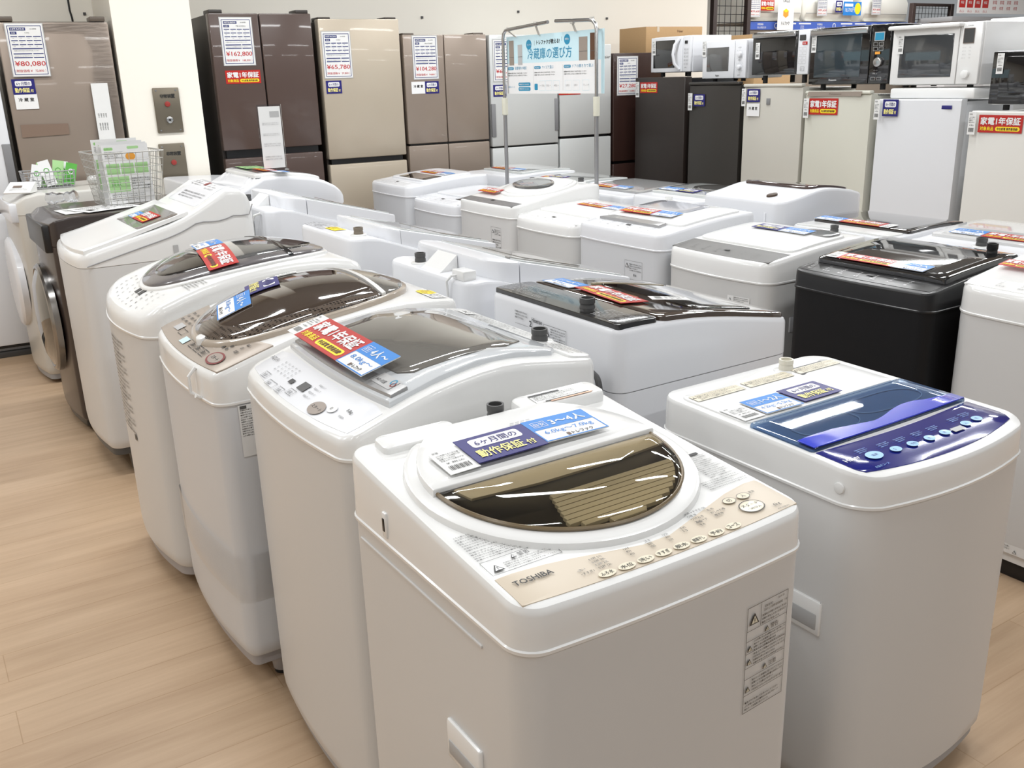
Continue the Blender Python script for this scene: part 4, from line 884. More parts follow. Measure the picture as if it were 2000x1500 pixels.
# ---- 3 white machine with big grey glass lid (left row)
T3 = Washer('white top-load washer with large grey glass lid bearing a red guarantee card', (.578, 2.03), RW, .57, .57, .855, [(0, .893), (.12, .918), (.35, .955), (.6, .972), (.85, .955), (1, .942)], body=BODYW, rc=.038, bow=.022, er=.016, group='washing machines in the left row')
fb = lambda x: -.023*(1-(2*x/.57-1)**2)
p3_ = T3.pad('control_panel', [(.03+.51*i/14, fb(.03+.51*i/14)+.02) for i in range(15)]+[(.545, .04), (.545, .085)]+[(.545-.52*i/12, .098+.5*fb(.545-.52*i/12)) for i in range(1, 12)]+[(.025, .085), (.025, .04)], .001, WHITE2, bev=.0006, rings=4)
frame = T3.pad('lid', [(.03+.51*i/14, .105+.6*fb(.03+.51*i/14)) for i in range(15)]+[(.54-.02*i/4, .12+.36*i/4) for i in range(1, 5)]+[(.50, .50), (.07, .50)]+[(.05-.02*i/4, .48-.36*i/4) for i in range(4)], .012, mat('frosted_lid', (.62, .64, .66), .12, coat=.6), bev=.006, rings=6)
b3_ = lambda x, y: T3.top(x, y)+.012
lg = T3.pad('lid_glass', [(.075+.37*i/10, .175+.5*fb(.075+.37*i/10)) for i in range(11)]+[(.475, .19), (.485, .30), (.475, .40), (.44, .455), (.13, .455), (.095, .42), (.07, .3)], .0025, GREYLID, base=b3_, bev=.0015, rings=6, parent=frame)
T3.pad('lid_front_bar', [(.04+.49*i/14, .115+.6*fb(.04+.49*i/14)) for i in range(15)]+[(.53-.49*i/14, .15+.6*fb(.53-.49*i/14)) for i in range(15)], .018, mat('metal_bar', (.42, .42, .42), .25, metal=.5), bev=.004, rings=2, parent=frame)
g = G(.03); g.text('AQUA', .03, .052, .012, 'grey', 2)
for i in range(5):
    for k in range(4): g.text('標準洗'[k % 3], .10+i*.02, .062-k*.009, .005, 'grey', 2)
for i, u in enumerate((.09, .14, .2, .24)): g.frame(u, .008+(-.01 if 0 < i < 3 else 0), u+(.045 if i == 1 else .03), .024+(-.01 if 0 < i < 3 else 0), .001, 'grey', 2); g.text('洗濯', u+.004, .011+(-.01 if 0 < i < 3 else 0), .008, 'black', 2)
g.rect(.25, .03, .285, .052, 'smoke', 2); g.rect(.2, .03, .22, .042, 'black', 2)
for k in range(4): g.text('風呂水ポンプ', .3, .06-k*.012, .005, 'grey', 2)
g.poly(ellipse(.385, .02, .028, .017, 28), 'ltaupe', 2); g.text('スタート', .364, .016, .008, 'black', 3, w=.042); g.poly(ellipse(.425, .036, .016, .01, 24), 'paper', 2); g.text('切', .419, .032, .007, 'black', 3)
g.text('8.0kg', .465, .045, .01, 'black', 2, bold=.01); g.text('簡易乾燥', .465, .03, .005, 'grey', 2)
T3.art('lettering', g, .0, 0, hgt=.0022, parent=p3_)
g = G(.03); g.rect(0, 0, .075, .03, 'lgrey', 1); g.text('AG+抗菌', .006, .006, .009, 'black', 2); g.ring(.06, .02, .008, .008, 'teal', 2, t=.003); g.ring(.068, .014, .007, .007, 'dkred', 2, t=.003)
T3.art('feature_print', g, .43, .118, hgt=.018, parent=frame)
b3l = lambda x, y: T3.top(x, y)+.03
three(T3, 'red', 'on the grey-glass lid of the washer behind the gold-windowed one', .004, .108, -.02, base=b3l, red=(.243, .086), blue=(.13, .086), who='4人〜', kg='8.0kg〜')
T3.pad('rear_deck', rrect(.02, .505, .55, .560, .012, 4, 6), .005, WHITE, bev=.003, rings=3)
T3.inlet(.40, .533, h=.028, r=.018)
g = G(.03); lines(g, 0, 0, .3, .04, 6, 'grey'); T3.art('caution_print', g, .06, .512, hgt=.0055)
g = G(.03); lines(g, 0, 0, .09, .04, 5, 'black'); T3.art('caution_print', g, .445, .512, hgt=.0055)
g = G(.03); g.rect(0, 0, .05, .03, 'paper', 1); g.text('8kg', .01, .008, .012, 'grey', 2); T3.art('energy_print', g, .06, .52, hgt=.006)

# ---- 4 taupe-panelled machine with oval brown lid
T4 = Washer('white washer-dryer with taupe control panel and big oval brown glass lid', (.530, 2.665), RW, .555, .66, .79, [(0, .862), (.1, .884), (.4, .935), (.75, .958), (1, .945)], body=BODYC, rc=.032, bow=.022, er=.018, basec=PINK, footc=PINK, bodybot=.10, group='washing machines in the left row')
fb = lambda x: -.021*(1-(2*x/.555-1)**2)
p4 = T4.pad('control_panel', [(.016+.523*i/14, fb(.016+.523*i/14)+.014) for i in range(15)]+[(.545, .03), (.545, .15), (.46, .135)]+[(.46-.36*i/8, .125-.03*math.sin(PI*i/8)) for i in range(1, 8)]+[(.1, .135), (.01, .15), (.01, .03)], .002, TAUPE, bev=.001, rings=5)
ov = ellipse(.272, .325, .250, .290, 72, .92)
ring4 = T4.pad('lid_ring', ov, .014, mat('pearl_bezel', srgb(176, 164, 150), .2, coat=.6), bev=.008, rings=3)
def b4_(x, y):
    r_ = min(1, ((x-.272)/.242)**2+((y-.325)/.282)**2); return T4.top(x, y)+.012+.034*(1-r_)**.9
mesh_m = bpy.data.materials.new('perforated_brown'); mesh_m.use_nodes = True; nt = mesh_m.node_tree; bs = nt.nodes['Principled BSDF']; bs.inputs['Roughness'].default_value = .06; bs.inputs['Coat Weight'].default_value = 1
tc = nt.nodes.new('ShaderNodeTexCoord'); ck = nt.nodes.new('ShaderNodeTexVoronoi'); ck.inputs['Scale'].default_value = 110; ck.inputs['Randomness'].default_value = 0; cr = nt.nodes.new('ShaderNodeValToRGB')
cr.color_ramp.elements[0].position = .32; cr.color_ramp.elements[0].color = (.016, .011, .009, 1); cr.color_ramp.elements[1].position = .42; cr.color_ramp.elements[1].color = (.11, .085, .068, 1)
nt.links.new(tc.outputs['Object'], ck.inputs['Vector']); nt.links.new(ck.outputs['Distance'], cr.inputs[0]); nt.links.new(cr.outputs[0], bs.inputs['Base Color'])
def order(pts): c = (sum(p[0] for p in pts)/len(pts), sum(p[1] for p in pts)/len(pts)); return sorted(pts, key=lambda p: math.atan2(p[1]-c[1], p[0]-c[0]))
def cut(pts, y0, y1, n=8):
    "part of a closed outline between two depths, with straight cuts"
    P = [p for p in pts if y0 < p[1] < y1]
    for yy in (y0, y1):
        xs = []
        for i in range(len(pts)):
            a, b = pts[i], pts[(i+1) % len(pts)]
            if (a[1]-yy)*(b[1]-yy) < 0: t_ = (yy-a[1])/(b[1]-a[1]); xs.append(a[0]+(b[0]-a[0])*t_)
        if len(xs) == 2: P += [(min(xs)+(max(xs)-min(xs))*k/n, yy) for k in range(n+1)]
    return order(P)
ov2 = ellipse(.272, .325, .238, .277, 96, .92)
L4 = T4.pad('lid', cut(ov2, -1, .468), .006, mesh_m, base=b4_, bev=.004, rings=12, h0=-.012)
T4.pad('lid_window', cut([(.272+(x-.272)*.86, .29+(y-.29)*.82) for x, y in ov2], -1, .462), .0066, BROWNLID, base=b4_, bev=.0005, rings=12, parent=L4, h0=.003)
T4.pad('rear_cap', cut(ov2, .486, 2), .006, GREYLID, base=b4_, bev=.004, rings=6, h0=-.012)
T4.pad('hinge_bar', cut(ov2, .470, .484), .0085, mat('hinge_silver', (.62, .61, .59), .3), base=b4_, bev=.001, rings=2, h0=-.012)
T4.pad('lid_latch', ellipse(.30, .045, .022, .012, 20), .02, WHITE, bev=.004, rings=2)
g = G(.03)
for i in range(8):
    for k in range(3): g.text(('標準', '毛布', '乾燥', '槽洗')[(i+k) % 4], .03+i*.034, .085-k*.017, .0085, 'black', 2, bold=.012)
g.rect(.07, .02, .115, .044, 'lgrey', 2); g.rect(.2, .0, .24, .022, 'pale', 2); g.frame(.13, .015, .17, .035, .0015, 'black', 2)
for i, u in enumerate((.27, .315, .36)): g.frame(u, .004, u+.036, .026, .0018, 'black', 2); g.text('洗い', u+.006, .009, .012, 'black', 2, bold=.02)
for i in range(5):
    for k in range(4): g.text('分回水量時'[i], .33+i*.024, .095-k*.014, .010, 'black', 2, bold=.02)
g.poly(ellipse(.455, .022, .042, .022, 32), 'dkred', 2); g.poly(ellipse(.455, .022, .035, .017, 32), 'ltaupe', 3); g.text('スタート', .434, .016, .011, 'black', 4, w=.042, bold=.01)
for k in range(3): g.text(('▲入', '切', '電源')[k], .47, .095-k*.017, .010, 'black', 2, bold=.01)
g.poly(ellipse(.43, .06, .001, .001, 6), 'grey', 2)
T4.art('lettering', g, 0, 0.012, hgt=.003, parent=p4)
bl4 = lambda x, y: b4_(x, y)+.0075
T4.card(art_tag(.05, .085, .03), 'price_tag', 'white price tag behind the navy card on the oval brown lid', .075, .30, -.28, 0, 'tag', GTG, bl4, .05, .085, False)
T4.card(art_navy(.13, .09, .03), 'guarantee_card', 'navy six-month guarantee card on the oval brown lid', .115, .225, -.28, .001, 'card', GWC, bl4, .13, .09, False)
T4.card(art_blue(.13, .088, '4人〜', '8.0kg〜', .03), 'size_card', 'blue household-size card on the front of the oval brown lid', .165, .130, -.28, .001, 'card', GBC, bl4, .13, .088, False)
g = G(.03); g.poly([(.012, 0), (.055, 0), (.065, .022), (.055, .045), (.012, .045), (0, .022)], 'yellow', 2); lines(g, .008, .006, .058, .04, 5, 'grey', 3); g.rect(.05, .0, .12, .045, 'paper', 1); lines(g, .07, .005, .115, .04, 4, 'grey', 3)
T4.art('yellow_notice', g, .40, .60, -.05)
mb = MB(); mb.tube([(.44, -.012, .86), (.44, -.03, .84), (.44, -.03, .80), (.45, -.012, .785), (.47, -.012, .79), (.475, -.028, .80)], .0045, WHITE, 8); tag(mb.build('adhesive_hook', loc=None), None); hk = bpy.data.objects['adhesive_hook']; hk.parent = T4.t
g = G(); lines(g, .004, .05, .055, .12, 12, 'black'); g.rect(0, 0, .06, .13, 'paper', 1); g.rect(.004, .12, .02, .128, 'grey', 2); T4.artside('rating_label', g, .045, .652)
mb = MB(); g = G(); 
for (u, v, n_) in ((.18, .0, 0),): pass
mb.cyl((.5555, .11, .845), .012, .0015, WHITE, axis='x'); mb.build('side_mark', T4.t).location.x = .0012

m = MB(); O4 = lambda z, e: [(x, y, z) for x, y in bow_outline(T4.w, T4.d, .032, .022, -e)]
m.loft([O4(.27, .0035), O4(.33, .005), O4(.40, .0035)], glass('thin_clear_wrap', (.99, .99, .99), 1.1, .25), False, False); m.build('stretch_film', T4.t)

# ---- 5 white machine with dark oval lid
T5 = Washer('glossy white washer with dark grey oval lid and a red card across it', (.515, 3.27), RW, .565, .68, .825, [(0, .885), (.08, .915), (.3, .96), (.6, .985), (.85, .98), (1, .955)], body=BODYW, rc=.055, bow=.04, er=.03, basec=PINK, footc=PINK, bodybot=.09, group='washing machines in the left row')
ov = ellipse(.282, .35, .232, .285, 96, .95)
T5.pad('lid_ring', [(.282+(x-.282)*1.07, .35+(y-.35)*1.04) for x, y in ov], .008, WHITE, bev=.006, rings=3)
def b5_(x, y):
    r_ = min(1, ((x-.282)/.235)**2+((y-.35)/.29)**2); return T5.top(x, y)+.008+.022*(1-r_)
L5 = T5.pad('lid', ov, .006, mat('grey_bezel', srgb(104, 100, 102), .2, coat=.8), base=b5_, bev=.004, rings=12, h0=-.008)
a_ = ellipse(.282, .35, .180, .245, 96, .95)
T5.pad('lid_window', cut(a_, -1, .235), .0072, BLACKG, base=b5_, bev=.0008, rings=6, parent=L5, h0=.004)
T5.pad('lid_window', cut(a_, .24, .455), .0072, SMOKEG, base=b5_, bev=.0008, rings=6, parent=L5, h0=.004)
T5.pad('lid_window', cut(a_, .47, 2), .0072, SMOKE, base=b5_, bev=.0008, rings=6, parent=L5, h0=.004)
T5.pad('hinge_bar', cut(ov, .455, .47), .010, BLACKG, base=b5_, bev=.002, rings=2, parent=L5, h0=.002)
g = G(.03)
for i in range(9):
    for k in range(5):
        if (i*k) % 4 != 1: g.text('標準毛布乾燥槽洗入'[i], .08+i*.045, .075-k*.016-.02*(1-(i/4-1)**2), .008, 'grey', 1)
g.rect(.25, .035, .275, .06, 'smoke', 2); g.rect(.29, .035, .315, .06, 'smoke', 2); T5.art('lettering', g, .02, .0)
g = G(.03); lines(g, 0, 0, .09, .06, 7, 'grey'); T5.art('notice_print', g, .455, .13)
bl5 = lambda x, y: b5_(x, y)+.008
T5.card(art_tag(.05, .08, .03), 'price_tag', 'white tag at the far end of the cards on the dark oval lid', .085, .262, -.12, .006, 'tag', GTG, bl5, .05, .08, False)
T5.card(art_blue(.12, .084, '4人〜', '8.0kg〜', .03), 'size_card', 'blue household-size card on the dark oval lid', .137, .255, -.12, .004, 'card', GBC, bl5, .12, .084, False)
T5.card(art_red(.235, .088, .03), 'guarantee_card', 'red guarantee card across the dark oval lid', .26, .238, -.12, .003, 'card', GWC, bl5, .235, .088, False)
g = G(); lines(g, 0, 0, .16, .3, 22, 'grey'); g.rect(.13, -.02, .15, 0, 'smoke', 1); T5.artfront('printed_label', g, .2, .48)

# ---- 6 hump-backed white machine
T6 = Washer('tall white washer-dryer sloping up to a rounded control hump at the back', (.525, 4.375), RW, .575, .68, .86, [(0, .905), (.3, .955), (.55, 1.0), (.72, 1.055), (.86, 1.105), (.95, 1.09), (1, 1.04)], body=BODYW, rc=.05, bow=.025, er=.022, basec=DKGREY, footc=DKGREY, bodybot=.125, group='washing machines in the left row', lip=False)
L6 = T6.pad('lid', [(.02+.535*i/10, .018-.026*(1-(i/5-1)**2)) for i in range(11)]+[(.553, .10), (.553, .42), (.022, .42), (.022, .10)], .014, WHITE, bev=.006, rings=8)
b6_ = lambda x, y: T6.top(x, y)+.014
T6.pad('lid_window', rrect(.12, .23, .52, .39, .01, 4, 6), .002, mat('brown_window', (.16, .14, .13), .12, coat=.8), base=b6_, bev=.001, rings=4, parent=L6)
three(T6, 'red', 'on the brown window of the hump-backed white washer', .16, .27, 0, base=lambda x, y: b6_(x, y)+.002, red=(.18, .075), blue=(.08, .05), order='bg')
p6 = T6.pad('control_panel', rrect(.08, .46, .51, .63, .02, 5, 6), .002, WHITE2, bev=.001, rings=6)
g = G(.02); lines(g, .02, .09, .16, .15, 5, 'grey'); g.rect(.18, .10, .22, .13, 'dkred', 2); lines(g, .24, .08, .36, .15, 5, 'lgrey'); lines(g, .05, .02, .36, .06, 3, 'grey'); T6.art('lettering', g, .1, .465, hgt=.002, parent=p6)
mb = MB(); Y = lambda y: interp(T6.prof, y/.68)
mb.tube([(.576, y, Y(y)-.045-(.06 if y > .45 else 0)*min(1, (y-.45)/.1)) for y in [.02+.03*k for k in range(21)]]+[(.576, .655, 1.0), (.576, .672, 1.04)], .0022, GREYT, 6); mb.build('lid_gap', T6.t)
g = G(); g.rect(0, 0, .02, .035, 'lgrey', 1); T6.artside('side_window', g, .34, .875)
# ---- 7 black front loader
T7 = Washer('black front-loading drum washer with big chrome-rimmed door, under the wire basket', (.52, 5.03), RW, .585, .64, .86, [(0, .955), (.06, .975), (.2, .98), (1, .98)], body=mat('brown_black_enamel', srgb(58, 48, 44), .3, coat=.3), cover=mat('espresso_plastic', srgb(54, 44, 40), .3, coat=.3), rc=.03, bow=.03, er=.01, lip=False, bodybot=.06, basec=BLACK, group='washing machines in the left row')
mb = MB(); cz, R_ = .50, .25
ringp = lambda r, y: [(.29+r*math.cos(2*PI*k/48), y, cz+r*math.sin(2*PI*k/48)) for k in range(48)]
mb.loft([ringp(R_, -.02), ringp(R_, -.045), ringp(R_-.008, -.055), ringp(R_-.02, -.058), ringp(R_-.026, -.05)], mat('dark_chrome', (.30, .29, .28), .2, metal=1)); dr = mb.build('door', T7.t)
mb = MB(); mb.loft([ringp(R_-.02, -.04), ringp(R_-.028, -.056), ringp(R_-.08, -.075), ringp(.08, -.085), ringp(.01, -.088)], mat('bronze_door_glass', (.05, .045, .035), .06, coat=1, metal=.4)); mb.build('door_glass', dr)
T7.box('control_panel', .03, .555, -.032, .01, .83, .95, mat('matt_black_panel', (.012, .011, .011), .35), .008)
# ---- 8 beige grey front loader
T8 = Washer('pale grey front-loading drum washer at the far end of the left row', (.50, 5.98), RW, .60, .66, .90, [(0, .96), (.08, .995), (.2, 1.0), (1, 1.0)], body=mat('pale_warm_grey', srgb(196, 192, 184), .3, coat=.2), cover=mat('pale_warm_grey2', srgb(214, 212, 206), .3, coat=.2), rc=.04, bow=.04, er=.012, lip=False, bodybot=.05, group='washing machines in the left row')
mb = MB(); cz, R_ = .52, .24; ringp = lambda r, y: [(.30+r*math.cos(2*PI*k/48), y, cz+r*math.sin(2*PI*k/48)) for k in range(48)]
mb.loft([ringp(R_, -.02), ringp(R_, -.05), ringp(R_-.015, -.062), ringp(R_-.07, -.066), ringp(.01, -.066)], WHITE2); mb.build('door', T8.t)
T8.box('control_panel', .03, .57, -.042, .01, .86, .955, WHITE2, .008)
# ================================================================== second row, backs to the left row, facing +X
G2 = 'washing machines standing back to back with the left row'
T9 = Washer('white washer with glossy black-brown lid, hose inlet towards the gold-windowed washer', (1.948, 1.655), RE, .575, .60, .77, [(0, .862), (.5, .912), (.8, .925), (1, .925)], body=WHITE2, cover=WHITE2, rc=.04, bow=.015, er=.014, lip=False, group=G2)
L9 = T9.pad('lid', rrect(.012, .015, .563, .455, .02, 5, 12), .012, BROWNLID, bev=.004, rings=7)
T9.pad('lid_window', rrect(.06, .08, .50, .30, .03, 5, 8), .0145, mat('black_window', (.012, .010, .009), .04, coat=1), bev=.002, rings=5, parent=L9, h0=.008)
T9.pad('lid_inner_strip', rrect(.44, .06, .455, .33, .005, 3, 6), .016, mat('khaki_strip', srgb(150, 138, 112), .3, coat=.5), bev=.001, rings=2, parent=L9, h0=.01)
p9 = T9.pad('rear_panel', rrect(.012, .462, .563, .588, .014, 5, 10), .012, mat('black_satin', (.014, .013, .013), .16, coat=.6), bev=.004, rings=4)
T9.inlet(.20, .535, h=.034, r=.02)
g = G(.04); lines(g, .0, .0, .2, .07, 8, 'lgrey', 2); T9.art('lettering', g, .56, .575, PI, hgt=.0125, parent=p9); g = G(.04); lines(g, .0, .0, .1, .07, 8, 'lgrey', 2); T9.art('lettering', g, .14, .575, PI, hgt=.0125, parent=p9)
g = G(); g.text('Hisense', .082, .09, .012, 'black', 2, w=.046, bold=.012); g.text('2', .07, .075, .016, 'black', 2, bold=.02); lines(g, 0, .085, .06, .11, 3, 'grey'); lines(g, .085, .02, .12, .07, 6, 'black'); g.rect(.0, .072, .065, .0728, 'grey', 2)
g.frame(.135, .045, .235, .095, .001, 'grey', 1); warn_tri(g, .14, .065, .02); lines(g, .165, .05, .23, .09, 6, 'grey'); g.rect(.155, 0, .235, .035, 'lgrey', 1); g.rect(.16, .006, .23, .03, 'grey', 2)
T9.artrear('rating_label', g, .435, .79)
b9 = lambda x, y: T9.top(x, y)+.0125
T9.card(art_blue(.13, .075, '4人〜', '8.0kg〜', .03), 'size_card', 'blue household-size card on the far side of the black-brown lid', .54, .44, PI, .0, 'card', GBC, b9, .13, .075)
T9.card(art_red(.24, .085, .03), 'guarantee_card', 'red guarantee card on the black-brown lid, seen from behind', .405, .425, PI-.12, .001, 'card', GWC, b9, .24, .085)
T9.card(art_tag(.055, .10, .02), 'price_tag', 'curled white tag on the black-brown lid', .16, .37, PI-.5, .01, 'tag', GTG, lambda x, y: b9(x, y)+.10*max(0, .3-x)*.35, .055, .10, False)
# cord coiled at its rear corner
mb = MB()
for k in range(5):
    r_ = .040+.004*k; mb.tube([(1.322-.004*k, 1.705+.55*r_*math.sin(a_), .775+r_*math.cos(a_)) for a_ in [2*PI*j/20 for j in range(21)]], .0042, DKGREY, 6)
mb.tube([(1.308, 1.705, .815), (1.303, 1.70, .79), (1.306, 1.705, .75)], .009, GREYT, 6)
MI = T9.M.inverted(); mb.v = [tuple(MI @ Vector(v)) for v in mb.v]; mb.build('power_cord', T9.t)

def rearview(lab, y0, w, d, zr, zf, zh, yh=.435, ye=.535, glassm=None, inlets=((.38, .055),), seam=.80, wedge=True, rr=.11, grp=G2):
    "machine seen from behind: low rear shelf, hinge housing with rounded corners, long lid sloping to the front"
    T = Washer(lab, (1.345+d, y0), RE, w, d, seam, [(0, zf-.03), (.5, (zf+zr)/2-.03), (.85, zr), (1, zr)], body=WHITE2, cover=WHITE2, rc=.06, bow=.01, er=.012, lip=False, group=grp)
    T.lt = lambda x, y: (zf+(zh-zf)*y/yh) if y < yh else zh+.012*math.sin(PI/2*min(1, (y-yh)/(ye-yh)))
    n = 8; e = .014
    lid = [(e+(w-2*e)*k/10, .004) for k in range(11)]+[(w-e, yh*k/6) for k in range(1, 7)]+[(w-e-(w-2*e)*k/10, yh-.002) for k in range(1, 11)]+[(e, yh*(6-k)/6) for k in range(1, 6)]
    L = T.pad('lid', lid, 0, WHITE2, base=T.lt, bev=.006, rings=8, h0=-.10)
    ho = [(e+(w-2*e)*k/10, yh+.002) for k in range(11)]+[(w-e-rr+rr*math.cos(PI/2*k/n), ye-rr*.55+rr*.55*math.sin(PI/2*k/n)) for k in range(n+1)]+[(e+rr-rr*math.sin(PI/2*k/n), ye-rr*.55+rr*.55*math.cos(PI/2*k/n)) for k in range(n+1)]
    T.pad('hinge_cover', ho, 0, WHITE2, base=T.lt, bev=.012, rings=4, h0=-.09)
    if glassm: T.pad('lid_glass', rrect(.03, .02, w-.03, yh-.012, .012, 4, 10), .005, glassm, base=T.lt, bev=.002, rings=7, parent=L)
    for x, yy in inlets: T.inlet(x, d-yy, h=.03, r=.018)
    if wedge:
        m = MB(); m.loft([[(x, ye+.002, zr-.002), (x, d-.014, zr-.002), (x, d-.03, zr+.008), (x, ye+.002, zr+.05)] for x in (w*.38, w*.60)], WHITE, smooth=False); m.build('inlet_guard', T.t)
    return T
GLR = mat('grey_glass_strip', (.22, .21, .19), .12, coat=1)
CLEARW = mat('pale_glass', (.56, .58, .575), .08, coat=1)
def strip(T, name, x0, x1, y0, y1, m, h=.0065): T.pad(name, [(x0+(x1-x0)*k/6, y0) for k in range(7)]+[(x1, y0+(y1-y0)*k/8) for k in range(1, 9)]+[(x1-(x1-x0)*k/6, y1) for k in range(1, 7)]+[(x0, y1-(y1-y0)*k/8) for k in range(1, 8)], h, m, base=T.lt, bev=.0008, rings=3, h0=.002)
T10 = rearview('white washer with open grey glass edge, next behind the brown-lidded one', 2.33, .56, .62, .925, .862, .968, glassm=CLEARW, inlets=((.40, .05),))
strip(T10, 'lid_trim', .085, .11, .16, .425, GLR); strip(T10, 'lid_window', .16, .42, .10, .32, GREYLID)
T10.box('drain_hook', .05, .12, .565, .61, .925, .955, WHITE, .004)
mb = MB(); mb.tube([(.09, .60, .94), (.10, .622, .938), (.115, .632, .92), (.12, .626, .86), (.12, .624, .80)], .004, WHITE, 6); mb.build('earth_wire', T10.t)
T11 = rearview('white washer with a yellow notice on its rear shelf and a tan hose inlet', 3.16, .555, .62, .95, .868, .968, yh=.42, ye=.48, glassm=CLEARW, inlets=(), wedge=False)
T11.inlet(.10, .55, h=.026, r=.018, m=mat('tan_rubber', srgb(122, 112, 98), .5))
g = G(.03); lines(g, .0, .0, .20, .10, 8, 'grey', 1); g.rect(.18, .02, .28, .07, 'yellow', 2); lines(g, .185, .025, .275, .065, 3, 'grey', 3); T11.art('rear_print', g, .535, .60, PI)
strip(T11, 'lid_window', .08, .47, .03, .20, GREYLID)
T12 = rearview('white washer with a rating plate on its back and grey louvred lid edge', 4.06, .57, .62, .965, .89, 1.005, glassm=CLEARW, inlets=((.43, .05),))
for k in range(4): strip(T12, 'lid_trim', .05+.016*k, .060+.016*k, .12, .42, GLR)
strip(T12, 'lid_window', .14, .47, .04, .22, mat('brown_glass_panel', (.12, .07, .05), .08, coat=1))
g = G(); g.rect(0, 0, .22, .30, 'paper', 1); lines(g, .01, .01, .21, .29, 16, 'black'); T12.artrear('rating_plate', g, .43, .62)
mb = MB(); mb.tube([(.10, .622, .95), (.12, .645, .94), (.15, .65, .90), (.16, .647, .80), (.13, .645, .72), (.06, .63, .70)], .006, WHITE, 6); mb.build('drain_hose', T12.t)
# big far machine with wide grey-windowed lid
T13 = Washer('wide white washer-dryer at the far end of the back-to-back row, lid covered with papers', (2.02, 4.78), RE, .60, .66, .88, [(0, .93), (.12, .99), (.3, 1.03), (.7, 1.045), (.78, 1.0), (1, .985)], body=WHITE2, cover=WHITE2, rc=.06, bow=.02, er=.02, lip=False, group=G2)
L13 = T13.pad('lid', rrect(.03, .12, .57, .47, .03, 5, 8), .014, WHITE, bev=.007, rings=6)
T13.pad('lid_window', rrect(.07, .15, .53, .44, .02, 5, 8), .016, mat('pale_grey_glass', (.30, .30, .30), .08, coat=1), bev=.001, rings=4, parent=L13, h0=.01)
b13 = lambda x, y: T13.top(x, y)+.0165
T13.card(art_red(.19, .075, .03), 'guarantee_card', 'red guarantee card on the wide far washer-dryer', .30, .40, PI, .001, 'card', GWC, b13, .19, .075)
T13.card(art_blue(.11, .07, '4人〜', '8.0kg〜', .03), 'size_card', 'blue household-size card on the wide far washer-dryer', .10, .37, PI, .001, 'card', GBC, b13, .11, .07)
g = G(.03); g.card(0, 0, .2, .12, 'lgreen', .0008); lines(g, .01, .01, .19, .11, 6, 'grey'); T13.card(g, 'leaflet', 'pale green leaflet lying on the wide far washer-dryer', .53, .42, PI, .0, 'leaflet', None, b13, .2, .12)
T14 = Washer('white washer-dryer hidden behind the wire basket, translucent rear cover', (1.95, 5.42), RE, .56, .60, .86, [(0, .93), (.4, .97), (1, .985)], body=WHITE2, cover=WHITE2, rc=.05, bow=.02, lip=False, group=G2)
# acrylic stand
P = T13.M @ Vector((.22, .30, T13.top(.22, .30)+.018)); t = thing('acrylic_sign_stand', 'upright clear acrylic sign stand on the wide far washer-dryer', 'sign stand', P, AW)
m = MB(); m.box(-.065, .065, -.001, .003, 0, .335, glass('acrylic', (.86, .88, .90), 1.4)); m.box(-.065, .065, -.04, .04, 0, .003, glass('acrylic', (1, 1, 1))); m.build('holder', t)
g = G(); g.card(-.058, .01, .058, .325, 'paper', .0008); g.rect(.0, .27, .05, .3, 'lgrey', 1); lines(g, -.045, .23, .045, .245, 2, 'lgrey'); lines(g, -.045, .175, .045, .19, 2, 'lgrey'); lines(g, -.045, .12, .045, .14, 2, 'lgrey'); lines(g, -.045, .05, .045, .075, 2, 'lgrey')
m = MB(); g.mesh(m, planemap((0, -.0015, 0), (1, 0, 0), (0, 0, 1), (0, -1, 0))); m.build('sheet', t)

# ================================================================== third row, facing -X
G3 = 'washing machines of the third row facing left'
def row3(lab, y0, w, d, seam, zf, zr, x0=2.57, body=BODYC, cover=WHITE2, **k):
    return Washer(lab, (x0, y0+w), RW, w, d, seam, [(0, zf), (.1, zf+.008), (.5, (zf+zr)/2+.01), (.85, zr), (1, zr-.005)], body=body, cover=cover, group=G3, **k)
def simple_panel(T, m=WHITE2, y0=.012, y1=.085, seed=0, ink_='grey', hgt=.001):
    w = T.w; P = T.pad('control_panel', [(.02+(w-.04)*i/10, y0+.6*T.front(.02+(w-.04)*i/10)+.008) for i in range(11)]+[(w-.02, y1), (.02, y1)], hgt, m, bev=.0005, rings=3)
    g = G(.03); rnd = random.Random(seed)
    for i in range(7):
        u = .04+i*(w-.1)/7; g.text(('洗い', 'すすぎ', '脱水', '水量', '予約', '入', '切')[i], u, y0+.018, .009, ink_, 1); 
        for k in range(3): g.text(('標準', '3回', '9分', '毛布')[(i+k) % 4], u, y0+.036+k*.011, .0055, ink_, 1)
    g.rect(w*.48, y0+.045, w*.53, y0+.06, 'smoke', 2)
    T.art('lettering', g, 0, 0, hgt=hgt+.0012, parent=P); return P
# black washer
TB = row3('black top-load washer with glossy black lid and a red card', 1.657, .542, .53, .775, .832, .875, body=BLACKS, cover=BLACK, rc=.04, er=.01, bow=.012, basec=BLACK)
pB = simple_panel(TB, mat('black_semi', (.008, .008, .008), .3), seed=3, ink_='white')
LB = TB.pad('lid', rrect(.02, .10, .522, .50, .02, 5, 10), .020, BLACKG, bev=.006, rings=7)
TB.pad('lid_window', rrect(.05, .13, .49, .36, .02, 5, 8), .0215, mat('smoke_window', (.045, .045, .045), .03, coat=1), bev=.001, rings=4, parent=LB, h0=.015)
TB.inlet(.44, .47, h=.045, r=.018, m=BLACK)
three(TB, 'red', 'on the black washer', .05, .112, 0, base=lambda x, y: TB.top(x, y)+.022, red=(.21, .065), blue=(.12, .065), who='1〜2人', kg='4.2kg〜5.5kg')
